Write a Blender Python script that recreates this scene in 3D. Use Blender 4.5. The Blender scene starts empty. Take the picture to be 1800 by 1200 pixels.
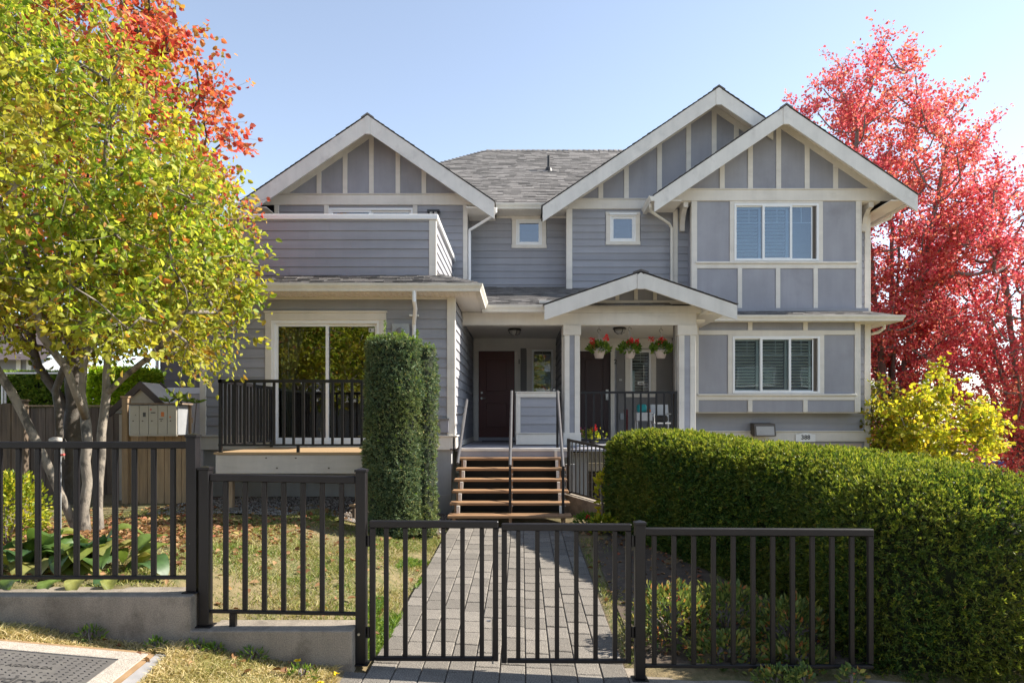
import bpy, bmesh, math, random
import numpy as np
from mathutils import Vector, Matrix
random.seed(7); RNG = np.random.default_rng(7)
S = bpy.context.scene
COL = S.collection
R = math.radians

# ------------------------------------------------------------------ camera
EYE = 1.9                      # eye height above the pavement by the gate
cam_d = bpy.data.cameras.new('camera'); cam = bpy.data.objects.new('camera', cam_d)
COL.objects.link(cam); S.camera = cam
cam.location = (0, 0, EYE); cam.rotation_euler = (R(90), 0, 0)
cam_d.sensor_width = 36; cam_d.lens = 24.0
cam_d.shift_x = -17/1800; cam_d.shift_y = 140/1800
cam_d.clip_start = .1; cam_d.clip_end = 4000

# ------------------------------------------------------------------ sky, sun, exposure
SUN_TO = Vector((1.15, .20, 1.0)).normalized()
SUN_EL = math.asin(SUN_TO.z); SUN_AZ = math.atan2(SUN_TO.x, SUN_TO.y)
W = bpy.data.worlds.new('World'); S.world = W; W.use_nodes = True
nt = W.node_tree; nt.nodes.clear()
sky = nt.nodes.new('ShaderNodeTexSky'); sky.sky_type = 'NISHITA'; sky.sun_disc = False
sky.sun_elevation = SUN_EL; sky.sun_rotation = SUN_AZ
sky.altitude = 50; sky.air_density = 1.0; sky.dust_density = .1; sky.ozone_density = 1.2
bg = nt.nodes.new('ShaderNodeBackground'); bg.inputs['Strength'].default_value = .092
wo = nt.nodes.new('ShaderNodeOutputWorld')
hs = nt.nodes.new('ShaderNodeHueSaturation'); hs.inputs['Saturation'].default_value = .74
nt.links.new(sky.outputs[0], hs.inputs['Color']); nt.links.new(hs.outputs[0], bg.inputs[0]); nt.links.new(bg.outputs[0], wo.inputs[0])
sd = bpy.data.lights.new('sun', 'SUN'); sun = bpy.data.objects.new('sun', sd); COL.objects.link(sun)
sd.energy = 4.2; sd.angle = R(.53); sd.color = (1.0, .93, .82)
sun.location = (20, 6, 20); sun.rotation_euler = SUN_TO.to_track_quat('Z', 'Y').to_euler()
S.view_settings.view_transform = 'Standard'; S.view_settings.look = 'None'
S.view_settings.exposure = 1.55; S.view_settings.gamma = 1.0; S.view_settings.use_curve_mapping = False
S.render.film_transparent = False
S.cycles.max_bounces = 10; S.cycles.diffuse_bounces = 7; S.cycles.transparent_max_bounces = 24

# ------------------------------------------------------------------ measuring (pixel of the 1800 px photo at a known distance -> metres)
def X(px, Y): return (px-917)*Y/1200
def Z(py, Y): return EYE+(740-py)*Y/1200

# ------------------------------------------------------------------ materials
MATS = {}
def new_mat(name):
    m = bpy.data.materials.new(name); m.use_nodes = True
    n = m.node_tree; n.nodes.clear()
    o = n.nodes.new('ShaderNodeOutputMaterial')
    return m, n, o
def nd(n, t, **kw):
    x = n.nodes.new(t)
    for k, v in kw.items(): setattr(x, k, v)
    return x
def coords(n, stretch=(1,1,1)):
    tc = nd(n, 'ShaderNodeTexCoord'); mp = nd(n, 'ShaderNodeMapping')
    mp.inputs['Scale'].default_value = stretch
    n.links.new(tc.outputs['Object'], mp.inputs[0]); return mp.outputs[0]
def noise(n, co, scale, detail=4, rough=.6):
    t = nd(n, 'ShaderNodeTexNoise'); t.inputs['Scale'].default_value = scale
    t.inputs['Detail'].default_value = detail; t.inputs['Roughness'].default_value = rough
    n.links.new(co, t.inputs['Vector']); return t.outputs[0]
def mathn(n, op, a, b=None, c=None):
    m = nd(n, 'ShaderNodeMath', operation=op)
    for i, v in enumerate((a, b, c)):
        if v is None: continue
        if isinstance(v, (int, float)): m.inputs[i].default_value = v
        else: n.links.new(v, m.inputs[i])
    return m.outputs[0]
def mixc(n, f, a, b, mode='MIX'):
    m = nd(n, 'ShaderNodeMix', data_type='RGBA', blend_type=mode)
    for k, v in ((0, f), (6, a), (7, b)):
        if isinstance(v, (int, float)): m.inputs[k].default_value = v
        elif isinstance(v, (tuple, list)): m.inputs[k].default_value = (*v[:3], 1)
        else: n.links.new(v, m.inputs[k])
    return m.outputs[2]
def ramp(n, f, stops):
    r = nd(n, 'ShaderNodeValToRGB'); e = r.color_ramp.elements
    while len(e) < len(stops): e.new(.5)
    for x, (p, c) in zip(e, stops): x.position = p; x.color = (*c[:3], 1)
    n.links.new(f, r.inputs[0]); return r.outputs[0]
def remap(n, f, a, b, lo=.3, hi=.7):
    r = nd(n, 'ShaderNodeMapRange'); n.links.new(f, r.inputs[0])
    for i, v in zip((1,2,3,4), (lo, hi, a, b)): r.inputs[i].default_value = v
    return r.outputs[0]

def pmat(name, col, rough=.6, var=.12, scale=3, bump=0, bscale=60, objvar=0, metal=0, spec=.4,
         stretch=(1,1,1), col2=None, c2scale=2, c2lo=.5, c2hi=.7, islvar=0, speck=None, speckscale=250, streak=0):
    m, n, o = new_mat(name)
    b = nd(n, 'ShaderNodeBsdfPrincipled'); co = coords(n, stretch)
    f = noise(n, co, scale, 5)
    c = mixc(n, 1.0, col, remap(n, f, 1-var, 1+var), 'MULTIPLY')
    if col2:
        c = mixc(n, remap(n, noise(n, co, c2scale, 6, .65), 0, 1, c2lo, c2hi), c, col2)
    if streak:
        st_ = remap(n, noise(n, coords(n,(2.2,2.2,.30)), 1.6, 5, .65), 1-streak, 1+streak*.3, .35, .62); c = mixc(n, 1.0, c, st_, 'MULTIPLY')
    if speck:
        s = remap(n, noise(n, co, speckscale, 2), 1-speck, 1+speck, .35, .65)
        c = mixc(n, 1.0, c, s, 'MULTIPLY')
    if objvar:
        oi = nd(n, 'ShaderNodeObjectInfo')
        c = mixc(n, 1.0, c, remap(n, oi.outputs['Random'], 1-objvar, 1+objvar, 0, 1), 'MULTIPLY')
    if islvar:
        g = nd(n, 'ShaderNodeNewGeometry')
        c = mixc(n, 1.0, c, remap(n, g.outputs['Random Per Island'], 1-islvar, 1+islvar, 0, 1), 'MULTIPLY')
    n.links.new(c, b.inputs['Base Color'])
    n.links.new(remap(n, f, rough-.06, rough+.06), b.inputs['Roughness'])
    b.inputs['Metallic'].default_value = metal; b.inputs['Specular IOR Level'].default_value = spec
    if bump:
        bp = nd(n, 'ShaderNodeBump'); bp.inputs['Strength'].default_value = bump; bp.inputs['Distance'].default_value = .01
        n.links.new(noise(n, co, bscale, 4), bp.inputs['Height']); n.links.new(bp.outputs[0], b.inputs['Normal'])
    n.links.new(b.outputs[0], o.inputs[0]); MATS[name] = m; return m

def leafmat(name, stops, trans=.45, patch=.0, patchcol=None, pscale=.5, rough=.5, tint=1.0, topcol=None, gain=1.0, tc3=(1.25,1.2,.8)):
    """leaf colour by leaf (mesh island); thin, so light comes through"""
    G_ = lambda st: [(p, tuple(v*gain for v in c_)) for p, c_ in st]; stops = G_(stops); patchcol = G_(patchcol) if patchcol else None
    m, n, o = new_mat(name)
    g = nd(n, 'ShaderNodeNewGeometry')
    c = ramp(n, g.outputs['Random Per Island'], stops)
    if patchcol:
        co = coords(n); f = remap(n, noise(n, co, pscale, 3), 0, patch, .45, .62)
        pc = ramp(n, g.outputs['Random Per Island'], patchcol)
        c = mixc(n, f, c, pc)
    b = nd(n, 'ShaderNodeBsdfPrincipled'); n.links.new(c, b.inputs['Base Color'])
    b.inputs['Roughness'].default_value = rough; b.inputs['Specular IOR Level'].default_value = .18 if 'yew' in name else .3
    t = nd(n, 'ShaderNodeBsdfTranslucent')
    tc = mixc(n, 1.0, c, (tc3[0]*tint, tc3[1]*tint, tc3[2]*tint), 'MULTIPLY'); n.links.new(tc, t.inputs[0])
    mx = nd(n, 'ShaderNodeMixShader'); mx.inputs[0].default_value = trans
    n.links.new(b.outputs[0], mx.inputs[1]); n.links.new(t.outputs[0], mx.inputs[2])
    n.links.new(mx.outputs[0], o.inputs[0]); MATS[name] = m; return m

def glassmat(name, refl=.1, tint=(.82,.88,.88)):
    m, n, o = new_mat(name)
    fr = nd(n, 'ShaderNodeFresnel'); fr.inputs[0].default_value = 1.5
    f = mathn(n, 'MULTIPLY_ADD', fr.outputs[0], 1.2, refl)
    g = nd(n, 'ShaderNodeBsdfGlossy'); g.inputs['Roughness'].default_value = 0.0; g.inputs['Color'].default_value = (.95,.97,1,1)
    co = coords(n); bp = nd(n, 'ShaderNodeBump'); bp.inputs['Strength'].default_value = .02; bp.inputs['Distance'].default_value = .05
    n.links.new(noise(n, co, 1.6, 2), bp.inputs['Height']); n.links.new(bp.outputs[0], g.inputs['Normal'])
    t = nd(n, 'ShaderNodeBsdfTransparent'); t.inputs[0].default_value = (*tint, 1)
    mx = nd(n, 'ShaderNodeMixShader'); n.links.new(f, mx.inputs[0])
    n.links.new(t.outputs[0], mx.inputs[1]); n.links.new(g.outputs[0], mx.inputs[2])
    n.links.new(mx.outputs[0], o.inputs[0]); MATS[name] = m; return m

pmat('siding', (.300,.303,.330), .62, .10, 2.5, .12, 90, objvar=.07, stretch=(.25,.25,2.5), col2=(.33,.325,.335), c2scale=1.2, c2lo=.55, c2hi=.85, streak=0.05)
pmat('panel', (.305,.305,.335), .65, .10, 1.2, .15, 120, objvar=.04, col2=(.225,.22,.24), c2scale=1.1, c2lo=.55, c2hi=.85, streak=0.08)
pmat('trim', (.70,.655,.585), .6, .06, 3, .12, 70, objvar=.03, stretch=(.4,.4,1.5), col2=(.54,.50,.44), c2scale=2.2, c2lo=.55, c2hi=.85, streak=0.06)
pmat('barge', (.69,.66,.61), .62, .07, 2.2, .15, 60, objvar=.03, col2=(.50,.475,.44), c2scale=3.0, c2lo=.56, c2hi=.86, streak=0.07)
pmat('vinyl', (.80,.80,.79), .35, .03, 4)
pmat('gutter', (.70,.66,.58), .35, .05, 2, col2=(.5,.48,.43), c2scale=4, c2lo=.6, c2hi=.9, streak=0.07)
pmat('soffit', (.78,.73,.65), .5, .04, 3)
pmat('shingle', (.155,.145,.138), .9, .2, 3, .6, 260, islvar=.38, speck=.25, speckscale=140)
pmat('shingle_edge', (.045,.045,.05), .9, .2, 6)
pmat('concrete', (.255,.218,.175), .85, .14, 2.5, .35, 80, col2=(.125,.104,.082), c2scale=4.5, c2lo=.48, c2hi=.72, speck=.22, speckscale=120, streak=0.2)
pmat('foundation', (.36,.36,.355), .85, .1, 2, .2, 60, col2=(.27,.27,.27), c2scale=2, c2lo=.55, c2hi=.85, streak=0.15)
pmat('pinkish', (.50,.40,.36), .85, .1, 2, .2, 60)
pmat('paver', (.170,.153,.132), .9, .2, 6, .7, 120, objvar=.20, speck=.6, speckscale=110, col2=(.115,.102,.088), c2scale=5, c2lo=.52, c2hi=.85)
pmat('fence_metal', (.0105,.0092,.0102), .42, .18, 8, .05, 300, spec=.32, col2=(.30,.29,.29), c2scale=38, c2lo=.735, c2hi=.77, objvar=.12)
pmat('rail_black', (.010,.009,.010), .4, .08, 30, .03, 300)
pmat('scuff', (.6,.6,.6), .6)
pmat('steel', (.45,.45,.45), .4, .05, 20, metal=.9)
pmat('tread_wood', (.30,.175,.09), .55, .2, 6, .25, 40, objvar=.12, stretch=(.6,8,8), col2=(.22,.125,.065), c2scale=3, c2lo=.5, c2hi=.8)
pmat('deck_wood', (.36,.245,.135), .6, .15, 6, .2, 40, objvar=.08, stretch=(.6,8,8))
pmat('fascia_wood', (.54,.49,.44), .7, .08, 3, .2, 30, stretch=(.5,2,3), col2=(.40,.36,.32), c2scale=4, c2lo=.58, c2hi=.85, streak=0.08)
pmat('grey_wood', (.17,.125,.09), .85, .28, 4, .5, 40, objvar=.2, stretch=(6,6,.5), col2=(.07,.055,.045), c2scale=2.5, c2lo=.5, c2hi=.75)
pmat('tan_wood', (.36,.25,.15), .8, .2, 4, .4, 40, objvar=.12, stretch=(6,6,.5), col2=(.18,.12,.075), c2scale=2.5, c2lo=.52, c2hi=.8)
pmat('door_red', (.10,.024,.020), .42, .08, 3)
pmat('door_dark', (.04,.020,.021), .42, .08, 3)
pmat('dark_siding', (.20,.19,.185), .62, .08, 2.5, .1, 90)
pmat('room', (.16,.15,.14), .9, .05)
pmat('shutter', (.78,.77,.72), .45, .03)
pmat('blue_blind', (.62,.70,.74), .5, .03)
pmat('curtain', (.62,.64,.66), .8, .04)
pmat('lamp_dark', (.03,.027,.025), .4)
pmat('meter_glass', (.20,.19,.185), .2, .05); pmat('lamp_glass', (.38,.36,.33), .3, .05)
pmat('bronze', (.10,.08,.06), .45, .1, 20)
pmat('number_dark', (.05,.045,.04), .5)
pmat('white_paint', (.78,.77,.74), .5, .04)
pmat('mailbox', (.40,.365,.31), .5, .05, 6)
pmat('mailbox_side', (.36,.37,.38), .42, .08, 6, metal=.3)
pmat('sticker_dark', (.06,.06,.06), .6); pmat('sticker_orange', (.55,.16,.04), .6); pmat('sticker_red', (.5,.06,.05), .6); pmat('dark_red', (.10,.015,.015), .7); pmat('rail_grey', (.075,.072,.075), .45, .06, 20)
pmat('vault_collar', (.33,.29,.245), .9, .12, 8, .5, 150, speck=.5, speckscale=210)
pmat('vault_lid', (.105,.097,.09), .7, .15, 5, .15, 120, metal=.15, col2=(.14,.13,.115), c2scale=6, c2lo=.5, c2hi=.75)
pmat('vault_mark', (.045,.042,.04), .7)
pmat('lumber', (.26,.165,.085), .7, .2, 5, .2, 60, stretch=(1,1,1))
pmat('lumber_white', (.26,.25,.245), .7, .12, 8)
pmat('soil', (.075,.055,.04), .95, .3, 6, .8, 60, col2=(.13,.10,.07), c2scale=9)
pmat('asphalt', (.13,.125,.12), .9, .15, 4, .4, 200)
pmat('sidewalk', (.50,.46,.40), .9, .1, 2, .2, 120)  # kept pale so the unseen strip throws light back onto the facade
pmat('bark_pale', (.22,.19,.155), .9, .25, 9, .8, 40, stretch=(1,1,.6), col2=(.075,.065,.055), c2scale=8, c2lo=.50, c2hi=.60)
pmat('bark_dark', (.10,.085,.072), .9, .25, 9, .8, 40, col2=(.19,.175,.155), c2scale=5, c2lo=.5, c2hi=.7)
pmat('bark_grey', (.20,.165,.145), .9, .2, 9, .5, 40)
pmat('terracotta_pale', (.50,.42,.37), .75, .06, 6)
pmat('petal_red', (.72,.03,.035), .55, .15, 10, islvar=.3)
pmat('petal_pink', (.62,.06,.22), .55, .15, 10, islvar=.3)
pmat('petal_yellow', (.8,.62,.03), .55, .1, 10)
pmat('teal', (.02,.30,.30), .5); pmat('gravel', (.26,.24,.22), .9, .2, 8, islvar=.4)
pmat('white_plastic', (.5,.5,.49), .35, .03)
pmat('mesh_grey', (.32,.32,.32), .5, .05, metal=.5)
pmat('stone', (.33,.30,.27), .9, .25, 12, .8, 40, col2=(.12,.11,.10), c2scale=9)
pmat('neighbour', (.155,.14,.14), .75, .1, 2)
pmat('shed_roof', (.60,.59,.57), .7, .1, 4); pmat('shed_dark', (.085,.065,.06), .6)
pmat('shop_white', (.72,.68,.62), .7, .05); pmat('shop_red', (.62,.04,.03), .6); pmat('shop_blue', (.02,.07,.30), .6)
pmat('far_wall', (.30,.31,.35), .8, .1)
glassmat('glass', .08); glassmat('glass_low', .02); glassmat('glass_up', .07, (.75,.84,.9)); glassmat('glass_door', .11, (.55,.58,.56)); glassmat('glass_small', .14, (.5,.55,.6))
leafmat('leaf_yellow', [(0,(.09,.16,.014)),(.3,(.18,.27,.026)),(.6,(.31,.36,.036)),(.88,(.44,.44,.07)),(.95,(.42,.26,.05)),(1,(.34,.10,.03))], .5,
        patch=.65, patchcol=[(0,(.33,.12,.03)),(.3,(.42,.31,.04)),(.7,(.38,.36,.035)),(1,(.24,.27,.03))], pscale=.9, tint=1.15, gain=1.12)
leafmat('leaf_orange', [(0,(.24,.030,.022)),(.3,(.38,.080,.055)),(.55,(.40,.14,.055)),(.8,(.32,.22,.05)),(1,(.17,.17,.03))], .5, patch=.8,
        patchcol=[(0,(.30,.03,.03)),(.6,(.40,.085,.06)),(1,(.34,.15,.05))], pscale=.35, tint=1.1, gain=1.45)
leafmat('leaf_mixed', [(0,(.10,.15,.012)),(.5,(.24,.27,.025)),(.8,(.40,.35,.04)),(1,(.30,.06,.03))], .5, gain=0.7)
leafmat('leaf_red', [(0,(.34,.025,.045)),(.2,(.56,.075,.105)),(.5,(.70,.14,.165)),(.78,(.74,.20,.185)),(.92,(.70,.30,.15)),(1,(.34,.04,.05))], .55, patch=.75,
        patchcol=[(0,(.46,.05,.06)),(.5,(.66,.17,.13)),(1,(.62,.29,.11))], pscale=.3, tint=1.0, tc3=(1.15,1.05,1.05))
leafmat('leaf_lime', [(0,(.20,.26,.02)),(.4,(.44,.46,.03)),(.8,(.66,.60,.05)),(1,(.62,.42,.05))], .5, tint=1.2, gain=0.85)
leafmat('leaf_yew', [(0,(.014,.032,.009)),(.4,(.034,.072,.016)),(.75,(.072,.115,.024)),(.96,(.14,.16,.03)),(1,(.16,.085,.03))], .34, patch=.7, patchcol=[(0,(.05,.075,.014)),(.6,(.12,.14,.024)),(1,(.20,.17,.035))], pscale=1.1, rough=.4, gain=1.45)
leafmat('leaf_yewtip_sunlit', [(0,(.08,.14,.018)),(.4,(.17,.23,.028)),(.75,(.27,.31,.038)),(1,(.36,.34,.06))], .45, patch=.6, patchcol=[(0,(.06,.09,.014)),(.6,(.15,.18,.026)),(1,(.26,.25,.04))], pscale=2.2, rough=.45)  # tip green brightened to carry the sunlight on the hedge top
leafmat('leaf_yewgrey', [(0,(.022,.038,.020)),(.5,(.055,.085,.042)),(.85,(.11,.14,.075)),(1,(.17,.15,.06))], .2, patch=.6, patchcol=[(0,(.045,.06,.018)),(.6,(.10,.125,.035)),(1,(.17,.15,.05))], pscale=1.3, rough=.42, gain=2.1)
leafmat('leaf_cedar', [(0,(.04,.075,.012)),(.5,(.10,.16,.02)),(1,(.20,.25,.035))], .3, gain=1.7)
leafmat('leaf_limecedar', [(0,(.11,.20,.012)),(.5,(.26,.38,.02)),(1,(.42,.50,.04))], .4, gain=1.5)
leafmat('leaf_golden', [(0,(.12,.19,.015)),(.45,(.30,.36,.025)),(.8,(.52,.50,.035)),(1,(.62,.56,.06))], .4, gain=0.8)
leafmat('leaf_azalea', [(0,(.03,.055,.014)),(.5,(.085,.12,.03)),(.85,(.17,.17,.04)),(1,(.26,.07,.03))], .3, gain=1.9)
leafmat('leaf_green', [(0,(.04,.09,.012)),(.5,(.10,.18,.025)),(1,(.22,.28,.04))], .4, gain=1.25)
leafmat('leaf_hosta', [(0,(.10,.20,.05)),(.4,(.20,.30,.05)),(.75,(.34,.40,.07)),(1,(.48,.45,.12))], .4, rough=.4)
leafmat('grass_lawn', [(0,(.10,.17,.025)),(.45,(.19,.26,.045)),(.75,(.31,.32,.085)),(1,(.50,.42,.19))], .35, patch=.7, patchcol=[(0,(.28,.22,.08)),(.5,(.46,.36,.16)),(1,(.58,.46,.25))], pscale=1.2, gain=0.85)
leafmat('grass_dry', [(0,(.26,.24,.075)),(.35,(.46,.37,.16)),(.7,(.60,.48,.25)),(1,(.66,.55,.34))], .35, patch=.7, patchcol=[(0,(.17,.21,.045)),(.6,(.36,.33,.11)),(1,(.5,.4,.2))], pscale=1.5, gain=1.0)
leafmat('leaf_litter', [(0,(.20,.085,.035)),(.4,(.38,.20,.085)),(.75,(.52,.32,.16)),(.9,(.46,.12,.06)),(1,(.55,.42,.14))], .2, rough=.7, gain=0.6)
# ground: dry grass / turf / soil by large noise
m, n, o = new_mat('ground'); b = nd(n, 'ShaderNodeBsdfPrincipled'); co = coords(n)
c1 = mixc(n, remap(n, noise(n, co, .9, 6), 0, 1, .4, .62), (.16,.12,.06), (.09,.10,.03))
c1 = mixc(n, remap(n, noise(n, co, 14, 4), 0, .7, .4, .65), c1, (.24,.18,.09))
n.links.new(c1, b.inputs['Base Color']); b.inputs['Roughness'].default_value = .95
bp = nd(n, 'ShaderNodeBump'); bp.inputs['Strength'].default_value = .8; bp.inputs['Distance'].default_value = .02
n.links.new(noise(n, co, 70, 5), bp.inputs['Height']); n.links.new(bp.outputs[0], b.inputs['Normal'])
n.links.new(b.outputs[0], o.inputs[0]); MATS['ground'] = m

# ------------------------------------------------------------------ geometry helpers
def link(o, parent=None):
    COL.objects.link(o)
    if parent is not None:
        o.parent = parent
        if parent.type == 'EMPTY' and parent.get('_wc'):
            o.matrix_parent_inverse = Matrix.Translation(parent.location).inverted()
    return o
def tag(o, label=None, cat=None, group=None, kind=None):
    if label: o['label'] = label
    if cat: o['category'] = cat
    if group: o['group'] = group
    if kind: o['kind'] = kind
    return o
def empty(name, loc=(0,0,0), label=None, cat=None, group=None, wc=True, parent=None):
    """Empty at a thing's base. wc: its parts are modelled in world coordinates."""
    o = bpy.data.objects.new(name, None); o.location = loc; o.empty_display_size = .1
    COL.objects.link(o); o['_wc'] = 1 if wc else 0
    if parent is not None: o.parent = parent
    return tag(o, label, cat, group)
def fin():
    for o in bpy.data.objects:
        if '_wc' in o: del o['_wc']

class MB:
    def __init__(s): s.v = []; s.f = []
    def add(s, vs, fs):
        k = len(s.v); s.v += [tuple(p) for p in vs]; s.f += [tuple(i+k for i in f) for f in fs]; return s
    def box(s, x0, x1, y0, y1, z0, z1):
        return s.add([(x0,y0,z0),(x1,y0,z0),(x1,y1,z0),(x0,y1,z0),(x0,y0,z1),(x1,y0,z1),(x1,y1,z1),(x0,y1,z1)],
                     [(3,2,1,0),(4,5,6,7),(0,1,5,4),(1,2,6,5),(2,3,7,6),(3,0,4,7)])
    def cbox(s, x0, x1, y0, y1, z0, z1, c=.004):
        P = []; 
        xs, ys, zs = (x0,x1), (y0,y1), (z0,z1)
        idx = {}
        for i in (0,1):
            for j in (0,1):
                for k in (0,1):
                    sx, sy, sz = (1-2*i)*c, (1-2*j)*c, (1-2*k)*c
                    idx[i,j,k,0] = len(P); P.append((xs[i], ys[j]+sy, zs[k]+sz))
                    idx[i,j,k,1] = len(P); P.append((xs[i]+sx, ys[j], zs[k]+sz))
                    idx[i,j,k,2] = len(P); P.append((xs[i]+sx, ys[j]+sy, zs[k]))
        F = []
        for i in (0,1):
            q = [idx[i,0,0,0],idx[i,1,0,0],idx[i,1,1,0],idx[i,0,1,0]]; F.append(q if i else q[::-1])
            q = [idx[0,i,0,1],idx[1,i,0,1],idx[1,i,1,1],idx[0,i,1,1]]; F.append(q[::-1] if i else q)
            q = [idx[0,0,i,2],idx[1,0,i,2],idx[1,1,i,2],idx[0,1,i,2]]; F.append(q if i else q[::-1])
        for a in (0,1):
            for b_ in (0,1):
                F.append([idx[0,a,b_,1],idx[1,a,b_,1],idx[1,a,b_,2],idx[0,a,b_,2]])
                F.append([idx[a,0,b_,0],idx[a,1,b_,0],idx[a,1,b_,2],idx[a,0,b_,2]])
                F.append([idx[a,b_,0,0],idx[a,b_,1,0],idx[a,b_,1,1],idx[a,b_,0,1]])
        for i in (0,1):
            for j in (0,1):
                for k in (0,1): F.append([idx[i,j,k,0],idx[i,j,k,1],idx[i,j,k,2]])
        return s.add(P, F)
    def prism(s, poly, a0, a1, axis='y'):
        """poly: 2-D outline. axis y: (x,z) pushed along y; x: (y,z) along x; z: (x,y) along z"""
        n = len(poly)
        def P(p, a): return (p[0], a, p[1]) if axis == 'y' else ((a, p[0], p[1]) if axis == 'x' else (p[0], p[1], a))
        vs = [P(p, a0) for p in poly]+[P(p, a1) for p in poly]
        fs = [tuple(range(n))[::-1], tuple(range(n, 2*n))]+[(i, (i+1) % n, n+(i+1) % n, n+i) for i in range(n)]
        return s.add(vs, fs)
    def tube(s, pts, rad, n=8, cap=True):
        pts = [Vector(p) for p in pts]; m = len(pts)
        if isinstance(rad, (int, float)): rad = [rad]*m
        k = len(s.v); prev = None
        for i, p in enumerate(pts):
            t = (pts[min(i+1, m-1)]-pts[max(i-1, 0)]).normalized()
            if prev is None:
                u = t.orthogonal().normalized()
            else:
                u = (prev-t*prev.dot(t))
                u = u.normalized() if u.length > 1e-6 else t.orthogonal().normalized()
            prev = u; w = t.cross(u)
            for j in range(n):
                a = 2*math.pi*j/n; q = p+(u*math.cos(a)+w*math.sin(a))*rad[i]; s.v.append(tuple(q))
        for i in range(m-1):
            for j in range(n):
                s.f.append((k+i*n+j, k+i*n+(j+1) % n, k+(i+1)*n+(j+1) % n, k+(i+1)*n+j))
        if cap:
            s.f.append(tuple(k+j for j in range(n))[::-1]); s.f.append(tuple(k+(m-1)*n+j for j in range(n)))
        return s
    def lathe(s, prof, c=(0,0,0), n=16):
        k = len(s.v); m = len(prof)
        for r, z in prof:
            for j in range(n):
                a = 2*math.pi*j/n; s.v.append((c[0]+r*math.cos(a), c[1]+r*math.sin(a), c[2]+z))
        for i in range(m-1):
            for j in range(n): s.f.append((k+i*n+j, k+i*n+(j+1) % n, k+(i+1)*n+(j+1) % n, k+(i+1)*n+j))
        s.f.append(tuple(k+j for j in range(n))[::-1]); s.f.append(tuple(k+(m-1)*n+j for j in range(n)))
        return s
    def mesh(s, name, mat, smooth=False):
        me = bpy.data.meshes.new(name); me.from_pydata(s.v, [], s.f)
        if mat: me.materials.append(MATS[mat])
        if smooth: me.polygons.foreach_set('use_smooth', [True]*len(me.polygons))
        me.update(); return me
    def build(s, name, mat, parent=None, smooth=False, label=None, kind=None):
        o = bpy.data.objects.new(name, s.mesh(name, mat, smooth)); link(o, parent)
        return tag(o, label, None, None, kind)
def part(name, mat, parent, *box, c=None, label=None):
    m = MB()
    m.cbox(*box, c=c) if c else m.box(*box)
    return m.build(name, mat, parent, label=label)
def place(me, name, loc, parent=None, rot=None):
    """another object that shares the mesh"""
    o = bpy.data.objects.new(name, me); o.location = loc
    if rot: o.rotation_euler = rot
    return link(o, parent)
def np_mesh(name, V, F, mat, parent=None, smooth=False, kind=None, label=None):
    """V (n,3), F (m,k) index array -> one mesh object"""
    me = bpy.data.meshes.new(name); V = np.asarray(V, np.float32); F = np.asarray(F, np.int32)
    k = F.shape[1]; me.vertices.add(len(V)); me.vertices.foreach_set('co', V.ravel())
    me.loops.add(F.size); me.loops.foreach_set('vertex_index', F.ravel())
    me.polygons.add(len(F)); me.polygons.foreach_set('loop_start', np.arange(0, F.size, k, dtype=np.int32))
    if smooth: me.polygons.foreach_set('use_smooth', np.ones(len(F), bool))
    me.update(calc_edges=True); me.materials.append(MATS[mat])
    o = bpy.data.objects.new(name, me); link(o, parent); return tag(o, label, None, None, kind)
def text_mesh(body, size, depth=.002, align='CENTER', font_bold=0):
    c = bpy.data.curves.new('lettering', 'FONT'); c.body = body; c.size = size; c.extrude = depth; c.align_x = align; c.align_y = 'CENTER'
    c.offset = font_bold; c.resolution_u = 3
    o = bpy.data.objects.new('lettering', c); COL.objects.link(o)
    dg = bpy.context.evaluated_depsgraph_get(); me = bpy.data.meshes.new_from_object(o.evaluated_get(dg))
    bpy.data.objects.remove(o); bpy.data.curves.remove(c); return me
# ================================================================== the house
H = empty('townhouse', (.9, 14.5, .2), 'two storey grey townhouse with cream trim, three gables and a covered double porch', 'house')

class Fr:
    def __init__(s, o, u, n): s.o, s.u, s.n = Vector(o), Vector(u), Vector(n)
    def p(s, u, v, d=0): return s.o+s.u*u+s.n*d+Vector((0,0,v))
def front(Y): return Fr((0,Y,0), (1,0,0), (0,-1,0))
def facing_right(Xw): return Fr((Xw,0,0), (0,1,0), (1,0,0))
def facing_left(Xw): return Fr((Xw,0,0), (0,1,0), (-1,0,0))
def slab(m, fr, u0, u1, v0, v1, d0, d1):
    P = [fr.p(u,v,d) for d in (d0,d1) for (u,v) in ((u0,v0),(u1,v0),(u1,v1),(u0,v1))]
    return m.add(P, [(3,2,1,0),(4,5,6,7),(0,1,5,4),(1,2,6,5),(2,3,7,6),(3,0,4,7)])
def wall(fr, u0, u1, v0, v1, holes=(), th=.16, mat='siding', parent=None):
    m = MB(); us = sorted({u0,u1,*[min(max(h[k],u0),u1) for h in holes for k in (0,1)]}); vs = sorted({v0,v1,*[min(max(h[k],v0),v1) for h in holes for k in (2,3)]})
    for a, b_ in zip(us, us[1:]):
        for c, d in zip(vs, vs[1:]):
            mu, mv = (a+b_)/2, (c+d)/2
            if any(h[0] < mu < h[1] and h[2] < mv < h[3] for h in holes): continue
            slab(m, fr, a, b_, c, d, -th, -.003)
    return m.build('wall', mat, parent or H)
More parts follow.
